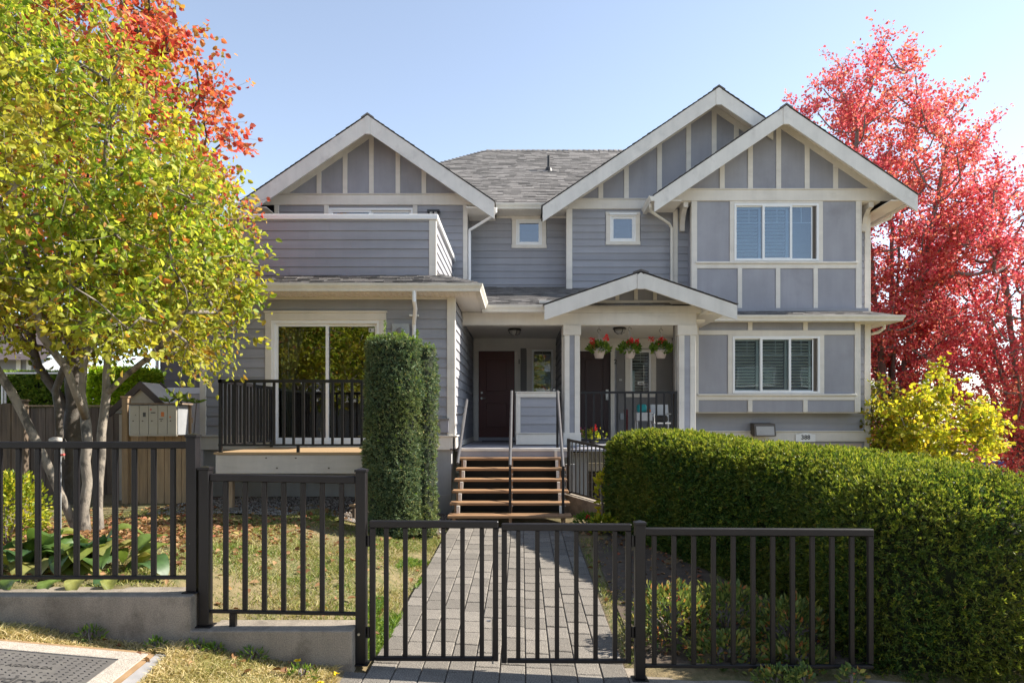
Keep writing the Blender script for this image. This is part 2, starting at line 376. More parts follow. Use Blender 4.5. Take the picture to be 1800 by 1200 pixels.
def siding(w, fr, u0, u1, v0, v1, holes=(), ex=.173, mat='siding', vtop=None):
    """lapped boards, each one an object; a board gives way to the openings' trim"""
    r = 0
    while v0+r*ex < v1-.01:
        a, b_ = v0+r*ex, min(v0+(r+1)*ex, v1); r += 1
        hs = [h for h in holes if h[2] < b_-.004 and h[3] > a+.004]
        us = sorted({u0,u1,*[min(max(h[k],u0),u1) for h in hs for k in (0,1)]})
        segs = []
        for s, e in zip(us, us[1:]):
            if e-s < .01: continue
            lo, hi = a, b_
            for h in hs:
                if h[0] < (s+e)/2 < h[1]:
                    if h[2] <= a+.004 and h[3] >= b_-.004: lo = hi
                    elif h[2] > a+.004: hi = min(hi, h[2])
                    else: lo = max(lo, h[3])
            if hi-lo < .012: continue
            if segs and abs(segs[-1][1]-s) < 1e-6 and segs[-1][2:] == (lo,hi): segs[-1] = (segs[-1][0], e, lo, hi)
            else: segs.append((s, e, lo, hi))
        out = []
        for s, e, lo, hi in segs:
            if e-s > 3.0:
                c = s+(e-s)*random.uniform(.3,.7); out += [(s, c-.001, lo, hi), (c+.001, e, lo, hi)]
            else: out.append((s, e, lo, hi))
        for s, e, lo, hi in out:
            f = lambda v: .025-.020*(v-a)/ex
            j = random.uniform(-.0012,.0012)
            P = [fr.p(s,lo,-.002),fr.p(e,lo,-.002),fr.p(e,hi,-.002),fr.p(s,hi,-.002),fr.p(s,lo,f(lo)+j),fr.p(e,lo,f(lo)+j),fr.p(e,hi,f(hi)+j),fr.p(s,hi,f(hi)+j)]
            MB().add(P, [(3,2,1,0),(4,5,6,7),(0,1,5,4),(1,2,6,5),(2,3,7,6),(3,0,4,7)]).build('siding_board', mat, w)
def board(w, fr, u0, u1, v0, v1, d1=.032, d0=-.001, mat='trim', name='trim_board'):
    m = MB(); c = .004
    P = [fr.p(u,v,d) for (d,q) in ((d0,0),(d1-c,0),(d1,c)) for (u,v) in ((u0+q,v0+q),(u1-q,v0+q),(u1-q,v1-q),(u0+q,v1-q))]
    F = [(3,2,1,0),(8,9,10,11)]
    for k in (0,4):
        for i in range(4): F.append((k+i, k+(i+1) % 4, k+4+(i+1) % 4, k+4+i))
    return m.add(P, F).build(name, mat, w)
def ring(m, x0, x1, z0, z1, w, y0, y1):
    m.box(x0,x1,y0,y1,z0,z0+w).box(x0,x1,y0,y1,z1-w,z1).box(x0,x0+w,y0,y1,z0+w,z1-w).box(x1-w,x1,y0,y1,z0+w,z1-w); return m
def room(x0, x1, y0, y1, z0, z1, mat='room'):
    P = [(x,y,z) for z in (z0,z1) for (x,y) in ((x0,y0),(x1,y0),(x1,y1),(x0,y1))]
    return MB().add(P, [(0,1,2,3),(4,7,6,5),(1,5,6,2),(2,6,7,3),(3,7,4,0)]).build('room_lining', mat, H)
def frame_trim(win, fr, x0, x1, z0, z1, w=.10, head=None, sill=True, mat='trim', d=.035):
    h = head or w
    board(win, fr, x0-w, x0, z0, z1, d, mat=mat); board(win, fr, x1, x1+w, z0, z1, d, mat=mat)
    board(win, fr, x0-w-.01, x1+w+.01, z1, z1+h, d+.006, mat=mat)
    if sill: board(win, fr, x0-w-.012, x1+w+.012, z0-.085, z0, d+.012, mat=mat, name='sill')

# ---------------- ground floor left bay, with the sliding door
YB = 12.2; LX0, LX1 = -5.74, -1.22; ZT0 = 1.646; ZF = 4.07
fr = front(YB)
DX0, DX1, DZ0, DZ1 = X(478,YB), X(668,YB), 1.50, Z(563,YB)
hole = (DX0, DX1, DZ0, DZ1)
bay = wall(fr, LX0, LX1, 1.40, 4.15, [hole])
trimhole = (DX0-.11, DX1+.11, DZ0-.2, DZ1+.17)
siding(bay, fr, LX0+.11, LX1-.11, ZT0, ZF, [trimhole])
board(bay, fr, LX0, LX0+.11, ZT0, 4.14, .036, name='corner_board'); board(bay, fr, LX1-.11, LX1, ZT0, 4.14, .036, name='corner_board')
board(bay, fr, LX0+.11, LX1-.11, ZF, 4.14, .030, name='frieze_board')
for a, b_ in ((LX0-.03, -4.47), (-1.80, LX1+.03)):
    board(bay, fr, a, b_, 1.39, ZT0-.022, .05, name='water_table'); board(bay, fr, a-.01, b_+.012, ZT0-.022, ZT0+.004, .075, name='water_table_cap')
MB().box(LX0+.04, LX1-.04, YB+.02, YB+.25, -.3, 1.40).build('foundation', 'foundation', H)
part('foundation', 'foundation', H, LX1-.29, LX1-.041, YB+.25, 17, -.3, 1.40)
# sliding door
sdoor = ring(MB(), DX0, DX1, DZ0, DZ1, .055, YB-.02, YB+.09).build('sliding_door', 'vinyl', H)
xm = X(574,YB)
ring(MB(), DX0+.056, xm+.03, DZ0+.056, DZ1-.056, .05, YB+.015, YB+.045).build('sash', 'vinyl', sdoor)
ring(MB(), xm-.03, DX1-.056, DZ0+.056, DZ1-.056, .045, YB+.05, YB+.08).build('sash', 'vinyl', sdoor)
part('pane', 'glass_door', sdoor, DX0+.107, xm-.021, YB+.028, YB+.032, DZ0+.107, DZ1-.107)
part('pane', 'glass_door', sdoor, xm+.016, DX1-.102, YB+.063, YB+.067, DZ0+.102, DZ1-.102)
part('sticker', 'white_plastic', sdoor, DX1-.215, DX1-.115, YB+.059, YB+.062, DZ1-.20, DZ1-.13)
part('sticker', 'sticker_dark', sdoor, DX1-.20, DX1-.175, YB+.0565, YB+.0585, DZ1-.185, DZ1-.145)
board(sdoor, fr, DX0-.11, DX0, DZ0-.1, DZ1+.0, .036); board(sdoor, fr, DX1, DX1+.11, DZ0-.1, DZ1+.0, .036)
board(sdoor, fr, DX0-.115, DX1+.115, DZ1, DZ1+.13, .040); board(sdoor, fr, DX0-.13, DX1+.13, DZ1+.13, DZ1+.165, .058, name='drip_cap')
board(sdoor, fr, DX0-.1, DX1+.1, DZ0-.09, DZ0-.001, .045, name='sill')
m = MB()   # curtain
n_ = 26; cx0, cx1 = DX0+.11, DX0+.52
for i in range(n_+1):
    t = i/n_
    for (zz, sp) in ((DZ0+.12, .62), (DZ0+1.0, .55), (DZ1-.13, 1.0)):
        m.v.append((cx0+(cx1-cx0)*t*sp, YB+.17+.03*math.sin(t*26)+.01*math.sin(t*9), zz))
for i in range(n_):
    for k in range(2): m.f.append((i*3+k, i*3+3+k, i*3+4+k, i*3+1+k))
m.build('curtain', 'curtain', sdoor, True)
room(LX0+.2, LX1-.2, YB+.165, YB+3.6, DZ0-.02, 3.98)
# bay side wall, right
fs = facing_right(LX1)
sidew = wall(fs, YB+.16, 17.0, 1.38, 4.1)
siding(sidew, fs, YB+.115, 16.98, 1.50, 4.02)
board(sidew, fs, YB-.034, YB+.11, ZT0, 4.14, .034, name='corner_board')
board(sidew, fs, YB-.05, YB+.35, 1.39, ZT0-.022, .05, name='water_table'); board(sidew, fs, YB-.07, YB+.36, ZT0-.022, ZT0+.004, .075, name='water_table_cap')
board(sidew, fs, YB+.36, 16.97, 1.411, 1.52, .03, name='skirting_board')
wall(facing_left(LX0), YB+.16, 24, -.3, 4.3); part('wall', 'siding', H, -6.08, -5.93, 16.97, 24, 4.3, 7.3)
# electric meter by the door
em = part('meter_box', 'mailbox_side', H, X(690,YB), X(721,YB), YB-.07, YB-.02, Z(600,YB), Z(569,YB), c=.006)
MB().lathe([(.085,0),(.085,.03),(.078,.035)], n=20).build('dial_ring', 'steel', em)
em.children[0].rotation_euler = (R(90),0,0); em.children[0].location = (X(705,YB), YB-.07, Z(584,YB))
d_ = MB().lathe([(.072,0),(.070,.05),(.05,.07),(.001,.075)], n=20).build('dial', 'meter_glass', em, True)
d_.rotation_euler = (R(90),0,0); d_.location = (X(705,YB), YB-.075, Z(584,YB))
# outlet box low on the right corner
part('service_box', 'panel', H, X(775,YB), X(789,YB), YB-.09, YB-.02, Z(760,YB), Z(738,YB)); part('service_box_cap', 'dark_siding', H, X(773,YB), X(791,YB), YB-.11, YB-.02, Z(738,YB), Z(735,YB))

# ---------------- shingles
def shingle_plane(m, O, e, s, L, urange, ex=.145, w=.31, t=.014, seed=1):
    """courses up the slope s from the eave line O + e*u; urange(v) -> (u0,u1)"""
    rnd = random.Random(seed); O, e, s = Vector(O), Vector(e).normalized(), Vector(s).normalized(); nn = e.cross(s).normalized()
    if nn.z < 0: nn = -nn
    r = 0
    while r*ex < L-.02:
        v0, v1 = r*ex, min((r+1)*ex+.03, L); r += 1
        a, b_ = urange(v0); a2, b2 = urange(min(v1, L)); u = a-rnd.random()*w
        while u < b_:
            ww = w*rnd.uniform(.45,1.15); p, q = max(u, a)+.002, min(u+ww, b_)-.002; u += ww
            if q-p < .02: continue
            h = t*rnd.uniform(.7,1.5); dv = rnd.uniform(-.006,.006)
            p2, q2 = max(p, a2), min(q, b2)
            if q2-p2 < .005: p2 = q2 = (p2+q2)/2
            P = [O+e*p+s*(v0+dv), O+e*q+s*(v0+dv), O+e*q2+s*v1, O+e*p2+s*v1]
            T = [P[0]+nn*h, P[1]+nn*h, P[2]+nn*.003, P[3]+nn*.003]
            k = len(m.v); m.v += [tuple(x) for x in P[:2]+T+[P[3],P[2]]]
            m.f += [(k+2,k+3,k+4,k+5), (k,k+1,k+3,k+2), (k,k+2,k+5,k+6), (k+1,k+7,k+4,k+3)]
def ridge_caps(m, A, B, w=.15, step=.16, t=.02, drop=.68):
    A, B = Vector(A), Vector(B); d = (B-A); n = int(d.length/step); d.normalize(); side = Vector((0,0,1)).cross(d).normalized(); up = Vector((0,0,1))
    for i in range(n):
        p, q = A+d*(i*step), A+d*((i+1)*step+.04)
        for sg in (-1,1):
            o_ = side*sg*w-up*w*drop*(1 if True else 0)
            P = [p+up*(t+.012), q+up*.006, q+o_+up*.006, p+o_+up*(t+.012), p-up*.01, p+o_-up*.01]
            m.add(P, [(0,1,2,3),(4,0,3,5)])
# ---------------- gutters: one moulded run, mitred where runs meet
GP = [(0,0),(0,-.13),(.085,-.13),(.095,-.085),(.125,-.035),(.13,0),(.118,0),(.11,-.02),(.012,-.02),(.012,0)]
def gutter(A, B, out, m0=0, m1=0, parent=None):
    A, B, out = Vector(A), Vector(B), Vector(out); d = (B-A).normalized(); vs = []
    for p, mm in ((A, -m0), (B, m1)):
        for (q, z) in GP: vs.append(p+out*q+d*(q*mm)+Vector((0,0,z)))
    k = len(GP); fs = [tuple(range(k))[::-1], tuple(range(k,2*k))]+[(i,(i+1)%k,k+(i+1)%k,k+i) for i in range(k)]
    return MB().add(vs, fs).build('gutter', 'gutter', parent or H)
def downspout(pts, parent=None, w=.036, mat='gutter'):
    o = MB().tube(pts, w, 8).build('downspout', mat, parent or H); return o
def soffit_slab(poly, z0, z1):  # flat eave lining with narrow grooves between boards
    return MB().prism(poly, z0, z1, 'z').build('soffit', 'soffit', H)

# ---------------- gabled roofs
def gable(ax, az, half, sl, yf, yb, ywall, zb, bh, battens, bw, wall_half=None, left=True, right=True, frieze=True, xclip=None, shingle_seed=3, band=None, hl=None, hr=None, ybl=None):
    """roof slabs, shingles, barge boards, key block, soffit, rake frieze, gable panels and battens"""
    hl = hl or half; hr = hr or half
    rf = MB()
    for s, on, hh in ((-1,left,hl),(1,right,hr)):
        y2 = ybl[0] if (ybl and s < 0) else yb
        rf.prism([(ax,az-.03),(ax+s*hh,az-.03-sl*hh),(ax+s*hh,az-sl*hh-.10),(ax,az-.10)], yf+.052, y2)
        if y2 < yb: rf.prism([(ax,az),(ax+s*ybl[1],az-sl*ybl[1]),(ax+s*ybl[1],az-sl*ybl[1]-.10),(ax,az-.10)], y2, yb)
    roof = rf.build('roof', 'shingle_edge', H)
    sm = MB(); k = 1/math.hypot(1,sl)
    for s, hh in ((-1,hl),(1,hr)):
        Ls = hh/k
        shingle_plane(sm, (ax+s*(hh+.02), yf-.022, az-sl*(hh+.02)-.026), (0,1,0), (-s*k,0,sl*k), Ls, (lambda v, s=s, hh=hh: (0, (ybl[0] if (ybl and s < 0 and hh-v*k > ybl[1]) else yb)-yf)), seed=shingle_seed+s)
    ridge_caps(sm, (ax, yf-.025, az-.022), (ax, yb, az-.022), drop=sl)
    sm.build('shingles', 'shingle', roof, kind='stuff')
    for s, hh in ((-1,hl),(1,hr)):
        t0 = .048
        MB().prism([(ax+s*.068,az-t0-sl*.068),(ax+s*hh,az-sl*hh-t0),(ax+s*hh,az-sl*hh-t0-bh),(ax+s*.068,az-t0-bh-sl*.068)][::s], yf, yf+.05).build('barge_board', 'barge', roof)
        # eave lining under the overhang
        MB().prism([(ax,az-.115),(ax+s*(hh-.01),az-sl*(hh-.01)-.115),(ax+s*(hh-.01),az-sl*(hh-.01)-.135),(ax,az-.135)][::s], yf+.052, ywall-.002).build('soffit', 'soffit', roof)
        mm = MB()   # ribs of the vented lining
        nr = int(hh/.12)
        for i in range(1, nr):
            x = i*.12; za = az-.135-sl*x
            mm.add([(ax+s*x,yf+.06,za-.001),(ax+s*(x+.05),yf+.06,za-.001-sl*.05),(ax+s*(x+.05),ywall-.01,za-.001-sl*.05),(ax+s*x,ywall-.01,za-.001),
                    (ax+s*x,yf+.06,za-.010),(ax+s*(x+.05),yf+.06,za-.010-sl*.05),(ax+s*(x+.05),ywall-.01,za-.010-sl*.05),(ax+s*x,ywall-.01,za-.010)],
                   [(0,1,5,4),(1,2,6,5),(2,3,7,6),(3,0,4,7),(4,5,6,7)])
        mm.build('soffit_ribs', 'soffit', roof, kind='stuff')
    hk = bh+sl*.068*.6
    MB().prism([(ax-.066,az-.052-.045),(ax,az-.052),(ax+.066,az-.052-.045),(ax+.066,az-.04-hk-.03),(ax-.066,az-.04-hk-.03)], yf-.015, yf+.05).build('key_block', 'barge', roof)
    # gable wall: panels between battens
    fr = front(ywall); zr = lambda x: az-.137-sl*abs(x-ax)
    gw = MB(); xa = (az-.137-zb)/sl
    gw.prism([(ax-xa,zb),(ax+xa,zb),(ax,az-.137)], ywall+.003, ywall+.12); g = gw.build('gable_wall', 'panel', H)
    fz = .13
    if frieze:
        for s in (-1,1):
            MB().prism([(ax,zr(ax)),(ax+s*xa,zb),(ax+s*(xa-fz*1.3/sl),zb),(ax,zr(ax)-fz*1.3)][::s], ywall-.034, ywall+.001).build('rake_frieze', 'trim', g)
    zq = lambda x: zr(x)-(fz*1.3 if frieze else 0)
    edges = [ax-(xa-.02)]+[b_ for b_ in battens]+[ax+(xa-.02)]
    for i in range(len(edges)-1):
        x0 = edges[i]+(bw/2 if i > 0 else 0); x1 = edges[i+1]-(bw/2 if i < len(edges)-2 else 0)
        xe = xa-(fz*1.3/sl if frieze else 0)
        x0 = max(x0, ax-xe); x1 = min(x1, ax+xe)
        if x1-x0 < .03: continue
        P = [(x0,zb),(x1,zb),(x1,max(zq(x1),zb+.001))]
        if x0 < ax < x1: P.append((ax, zq(ax)))
        P.append((x0,max(zq(x0),zb+.001)))
        MB().prism(P, ywall-.010, ywall+.002).build('panel', 'panel', g)
    for b_ in battens:
        zz = [zq(b_-bw/2), zq(b_+bw/2)]
        P = [(b_-bw/2,zb),(b_+bw/2,zb),(b_+bw/2,zz[1])]+([(ax,zq(ax))] if b_-bw/2 < ax < b_+bw/2 else [])+[(b_-bw/2,zz[0])]
        MB().prism(P, ywall-.032, ywall-.011+.012).build('batten', 'trim', g)
    return roof, g

# upper left gable
YU = 16.8; UX0, UX1 = X(483,YU), X(822,YU)
ax = X(646,16.2); az = Z(199,16.2); half = X(868.8,16.2)-ax; sl = (az-Z(351,16.2))/half
UZ = Z(341.5,YU); UZ2 = Z(361,YU)
uroof, ug = gable(ax, az, half, sl, 16.2, 22.5, YU, UZ, .40, [X(400+(a)/3.53,YU) for a in (569,731,894,1058,1219)], .11, shingle_seed=11)
fr = front(YU)
WX0, WX1, WZ0, WZ1 = X(578,YU), X(726,YU), 4.95, Z(366,YU)
uw = wall(fr, UX0, UX1, 4.4, UZ+.05, [(WX0,WX1,WZ0,WZ1)])
board(uw, fr, UX0-.35, UX1+.32, UZ2, UZ-.02, .045, name='band_board'); board(uw, fr, UX0-.35, UX1+.32, UZ-.02, UZ+.004, .07, name='drip_cap')
siding(uw, fr, UX0+.11, UX1-.11, 4.62, UZ2, [(WX0-.11,WX1+.11,WZ0-.1,9)])
for a in (UX0, UX1-.11): board(uw, fr, a, a+.11, 4.5, UZ2, .036, name='corner_board')
win = ring(MB(), WX0, WX1, WZ0, WZ1, .05, YU-.02, YU+.08).build('window', 'vinyl', H)
xm = X(652,YU)
ring(MB(), WX0+.052, xm, WZ0+.052, WZ1-.052, .05, YU+.0, YU+.035).build('sash', 'vinyl', win); ring(MB(), xm, WX1-.052, WZ0+.052, WZ1-.052, .05, YU+.036, YU+.07).build('sash', 'vinyl', win)
part('pane', 'glass', win, WX0+.103, xm-.051, YU+.015, YU+.019, WZ0+.103, WZ1-.103); part('pane', 'glass', win, xm+.051, WX1-.103, YU+.05, YU+.054, WZ0+.103, WZ1-.103)
for a, b_ in ((WX0-.11,WX0),(WX1,WX1+.11)): board(win, fr, a, b_, WZ0-.1, UZ2, .035)
part('blind', 'shutter', win, xm+.06, WX1-.11, YU+.10, YU+.115, WZ1-.9, WZ1-.11)
room(WX0-.3, WX1+.3, YU+.165, YU+2.5, WZ0-.05, WZ1+.1)
# lamp on that wall
lx, lz = X(763,YU), Z(374,YU)
lp = part('wall_lamp', 'lamp_dark', H, lx-.15, lx+.15, YU-.16, YU-.03, lz-.02, lz+.03); part('lamp_head', 'lamp_glass', lp, lx-.09, lx-.02, YU-.15, YU-.06, lz-.10, lz-.022); part('lamp_head', 'lamp_glass', lp, lx+.02, lx+.09, YU-.15, YU-.06, lz-.10, lz-.022)
# its side walls back to the main body
part('wall', 'siding', H, UX1-.16, UX1-.002, YU+.17, 17.45, 4.4, 7.4)

# middle upper wall (A) and the one under the big gable (B)
YA = 17.4; AZ1 = Z(384,YA); fr = front(YA)
ax0, ax1 = UX1+.0, X(1006,16.9)
def small_window(Y, x0, x1, z0, z1, tr, head_gap=0):
    f = front(Y)
    w = ring(MB(), x0, x1, z0, z1, .035, Y-.03, Y+.06).build('window', 'vinyl', H)
    ring(MB(), x0+.037, x1-.037, z0+.037, z1-.037, .045, Y-.005, Y+.035).build('sash', 'vinyl', w)
    part('pane', 'glass_small', w, x0+.083, x1-.083, Y+.012, Y+.016, z0+.083, z1-.083)
    frame_trim(w, f, x0, x1, z0, z1, tr, head=tr*.8, d=.034)
    room(x0-.2, x1+.2, Y+.165, Y+1.5, z0-.2, z1+.1)
    return w
wa = (X(907.5,YA), X(952.5,YA), Z(431,YA), Z(386.5,YA))
ww = wall(fr, ax0, ax1, 4.6, AZ1+.2, [wa])
siding(ww, fr, ax0, ax1-.06, 5.20, AZ1, [(wa[0]-.125, wa[1]+.125, wa[2]-.087, 9)], ex=.172)
board(ww, fr, ax0, wa[0]-.12, AZ1, AZ1+.10, .026, name='frieze_board'); board(ww, fr, wa[1]+.12, ax1, AZ1, AZ1+.10, .026, name='frieze_board')
small_window(YA, *wa, .11)
YC = 16.95; fr = front(YC); bx0, bx1 = X(998,YC), 3.74
BZ = Z(350,YC); BZ2 = Z(368,YC)
wb = (X(1072.5,YC), X(1117,YC), Z(425,YC), Z(379,YC))
wwb = wall(fr, bx0, bx1, 4.6, BZ+.05, [wb])
siding(wwb, fr, bx0+.11, bx1, 5.20, BZ2, [(wb[0]-.125, wb[1]+.125, wb[2]-.087, 9)])
board(wwb, fr, bx0, bx0+.11, 4.9, BZ2, .036, name='corner_board')
part('corner_board', 'trim', wwb, bx0-.034, bx0-.001, YC-.036, YC+.10, 4.9, BZ2)
part('wall', 'siding', H, bx0+.002, bx0+.15, YC+.165, YA-.005, 4.6, 7.3)
board(wwb, fr, bx0-.3, bx1+.3, BZ2, BZ-.02, .045, name='band_board'); board(wwb, fr, bx0-.35, bx1+.3, BZ-.02, BZ+.004, .07, name='drip_cap')
small_window(YC, *wb, .105)
part('drip_cap', 'vinyl', wwb, wb[0]-.02, wb[1]+.02, YC-.075, YC-.042, wb[3], wb[3]+.045)
gx = X(1263.7,16.3); gz = Z(150,16.3); gh = gx-X(954,16.3); gs = (gz-Z(359,16.3))/gh
broof, bgw = gable(gx, gz, gh, gs, 16.3, 22.5, YC, BZ, .37, [X(p,YC) for p in (1056,1101,1159,1210,1255,1294,1340)], .115, shingle_seed=21, hr=1.3)

# right bay: wall, projecting boxes, gable
YR = 16.85; YX = 16.4; RX0, RX1 = X(1183,YR), X(1527,YR); BX0, BX1 = X(1217.5,YX), X(1511,YX)
YRL = 16.3; YXL = 15.95; LX0_, LX1_ = 3.80, X(1527,YRL); LB0, LB1 = X(1220,YXL), X(1509,YXL)
fr = front(YR)
wr = wall(fr, RX0, RX1, 3.9, 7.2)
siding(wr, fr, RX0+.11, RX1-.11, 4.45, 7.1, [(BX0+.02,BX1-.02,4.40,8)], ex=.175)
for a in (RX0, RX1-.11): board(wr, fr, a, a+.11, 4.4, 7.12, .036, name='corner_board')
frr = facing_right(RX1); wrs = wall(frr, YR+.005, 24, 3.9, 7.3); siding(wrs, frr, YR+.12, 19, 4.4, 7.0); board(wrs, frr, YR-.03, YR+.115, 4.4, 7.0, .034, name='corner_board')
fr = front(YRL); RZT = Z(757,YRL)
wl_ = wall(fr, LX0_, LX1_, RZT-.3, 4.6)
siding(wl_, fr, LX0_+.05, LX1_-.11, RZT, 4.2, [(LB0+.02,LB1-.02,Z(724,YXL)+.02,5)], ex=.178)
board(wl_, fr, LX1_-.11, LX1_, RZT, 4.3, .036, name='corner_board')
board(wl_, fr, LX0_, LX1_+.03, RZT-.25, RZT-.022, .045, name='water_table'); board(wl_, fr, LX0_, LX1_+.04, RZT-.022, RZT+.004, .075, name='water_table_cap')
part('foundation', 'pinkish', H, LX0_+.02, LX1_-.10, YRL+.01, YRL+.2, -.9, RZT-.26); part('corner_board', 'trim', wl_, LX1_-.10, LX1_+.01, YRL-.012, YRL+.2, -.9, RZT-.255)
frr = facing_right(LX1_); wrl = wall(frr, YRL+.005, 24, -.9, 4.5); siding(wrl, frr, YRL+.12, 19, RZT, 4.3); board(wrl, frr, YRL-.03, YRL+.115, RZT, 4.3, .034, name='corner_board')
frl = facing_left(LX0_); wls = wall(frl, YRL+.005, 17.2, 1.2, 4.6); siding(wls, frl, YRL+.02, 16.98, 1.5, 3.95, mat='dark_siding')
def bay_box(YX, YR, BX0, BX1, z0, z1, win, rows, split_top, battens_lo, battens_hi, zs0, zs1, zt0=None, zt1=None):
    """panelled box: corner boards, window, sill band (zs0-zs1), battens below it, optional band (zt0-zt1) with short battens above"""
    f = front(YX); x0, x1 = BX0, BX1
    w = wall(f, x0, x1, z0, z1, [win], th=.13, mat='panel')
    part('bay_cheek', 'panel', w, x0+.002, x0+.13, YX+.131, YR-.005, z0+.001, z1-.001); part('bay_cheek', 'panel', w, x1-.13, x1-.002, YX+.131, YR-.005, z0+.001, z1-.001)
    part('corner_board', 'trim', w, x0-.034, x0-.001, YX-.034, YX+.1, z0, z1); part('corner_board', 'trim', w, x1+.001, x1+.034, YX-.034, YX+.1, z0, z1)
    part('bay_floor', 'trim', w, x0+.01, x1-.01, YX+.01, YR-.004, z0-.02, z0-.001)
    c = .10
    board(w, f, x0, x0+c, z0, z1, .034, name='corner_board'); board(w, f, x1-c, x1, z0, z1, .034, name='corner_board')
    zt = zt0 if zt0 else z1
    jx0, jx1 = win[0]-.105, win[1]+.105
    for a, b_ in ((jx0, win[0]), (win[1], jx1)): board(w, f, a, b_, zs1, zt, .034, name='batten')
    if zt-win[3] > .02: board(w, f, win[0], win[1], win[3], zt, .034, name='trim_board')
    board(w, f, x0+c, x1-c, zs0, zs1-.045, .034, name='sill_band'); board(w, f, x0+c-.03, x1-c+.03, zs1-.045, zs1, .075, name='sill')
    board(w, f, win[0], win[1], zs1, win[2], .03, name='trim_board')
    for a, b_ in ((x0+c, jx0), (jx1, x1-c)): board(w, f, a, b_, zs1, zt, .010, mat='panel', name='panel')
    e = [x0+c]+[v for b_ in battens_lo for v in (b_-.052, b_+.052)]+[x1-c]
    for a, b_ in zip(e[0::2], e[1::2]): board(w, f, a, b_, z0, zs0, .010, mat='panel', name='panel')
    for b_ in battens_lo: board(w, f, b_-.052, b_+.052, z0, zs0, .034, name='batten')
    if zt0:
        board(w, f, x0+c, x1-c, zt0, zt1, .036, name='band_board')
        e = [x0+c]+[v for b_ in battens_hi for v in (b_-.052, b_+.052)]+[x1-c]
        for a, b_ in zip(e[0::2], e[1::2]): board(w, f, a, b_, zt1, z1, .010, mat='panel', name='panel')
        for b_ in battens_hi: board(w, f, b_-.052, b_+.052, zt1, z1, .034, name='batten')
    return w
def triple_window(win, lights, Y, mat_sl, tilt, n_sl, glass, sl_range):
    x0, x1, z0, z1 = win
    w = ring(MB(), x0, x1, z0, z1, .045, Y-.045, Y+.06).build('window', 'vinyl', H)
    xa, xb = lights
    ring(MB(), x0+.046, xa, z0+.046, z1-.046, .022, Y+.005, Y+.03).build('sash', 'vinyl', w)
    ring(MB(), xa-.02, xb+.02, z0+.02, z1-.02, .052, Y-.04, Y+.004).build('sash', 'vinyl', w)
    ring(MB(), xb, x1-.046-.09, z0+.046, z1-.046, .022, Y+.005, Y+.03).build('sash', 'vinyl', w)
    part('jamb_liner', 'bronze', w, x1-.046-.088, x1-.047, Y+.02, Y+.05, z0+.047, z1-.047)
    gl = [(x0+.069, xa-.023, Y+.015), (xa+.033, xb-.033, Y-.02), (xb+.023, x1-.16, Y+.015)]
    for a, b_, yy in gl:
        p = part('pane', glass, w, a, b_, yy, yy+.004, z0+.07, z1-.07)
        mz = z1-.07-(z1-z0-.14)*.30; mx = (a+b_)/2
        part('muntin', 'vinyl', w, a, b_, yy+.006, yy+.014, mz-.006, mz+.006); part('muntin', 'vinyl', w, mx-.006, mx+.006, yy+.006, yy+.014, mz+.006, z1-.07)
    # shutters inside
    m = MB(); sp = (z1-z0-.26)/n_sl; cs, sn = math.cos(R(tilt)), math.sin(R(tilt)); hw = .034
    for k in sl_range:
        a, b_, yy = gl[k]; a2, b2 = (a+.02, b_-.085) if k < 2 else (a+.03, b_-.02)
        ring(MB(), a-.03, b_+.0, z0+.05, z1-.05, .05, Y+.09, Y+.12).build('shutter_frame', mat_sl, w)
        me = None
        for i in range(n_sl):
            zc = z0+.13+sp*(i+.5)
            if me is None:
                mb = MB(); t = .005
                P = [(x, q*cs*hw+(-sn)*r*t, q*sn*hw+cs*r*t) for x in (a2, b2) for (q, r) in ((-1,-1),(1,-1),(1,1),(-1,1))]
                me = mb.add(P, [(3,2,1,0),(4,5,6,7),(0,1,5,4),(1,2,6,5),(2,3,7,6),(3,0,4,7)]).mesh('shutter_slat', mat_sl)
            place(me, 'shutter_slat', (0, Y+.105, zc), w)
    return w
uwin = (X(1290,YX), X(1438,YX), Z(459,YX), Z(359,YX)); lwin = (X(1287,YXL), X(1440,YXL), Z(691,YXL), Z(591.5,YXL))
ub = bay_box(YX, YR, BX0, BX1, Z(546,YX)-.1, Z(354,YX), uwin, 0, 0, [X(p,YX) for p in (1300,1367,1433)], [], Z(472,YX), Z(460.5,YX))
lb = bay_box(YXL, YRL, LB0, LB1, Z(724,YXL), Z(567,YXL)+.12, lwin, 0, 0, [X(p,YXL) for p in (1318,1415)], [X(p,YXL) for p in (1318,1415)], Z(703,YXL), Z(692,YXL), Z(588.6,YXL), Z(580.5,YXL))
triple_window(uwin, (X(1341,YX), X(1390,YX)), YX, 'blue_blind', -24, 13, 'glass_up', (0,1))
triple_window(lwin, (X(1337,YXL), X(1388,YXL)), YXL, 'shutter', -26, 15, 'glass_low', (0,1,2))
room(BX0+.15, BX1-.15, YX+.14, YX+3, Z(560,YX)+.02, Z(362,YX)); room(LB0+.15, LB1-.15, YXL+.14, YXL+3, Z(722,YXL), Z(572,YXL))
RBZ = Z(333,YX); RBZ2 = Z(354,YX); YV = 15.85
rax = X(1382,YV); raz = Z(182,YV); rh = (X(1614,YV)-X(1151,YV))/2; rs = (raz-Z(339.5,YV))/rh
rroof, rgw = gable(rax, raz, rh, rs, YV, 22.5, YX, RBZ, .385, [X(p,YX) for p in (1269,1318.5,1368,1418,1468)], .115, shingle_seed=31, ybl=(YR, rax-RX0+.03))
board(rgw, front(YX), X(1180,YX), X(1577,YX), RBZ2, RBZ-.02, .05, name='band_board'); board(rgw, front(YX), X(1178,YX), X(1570,YX), RBZ-.02, RBZ+.004, .075, name='drip_cap')
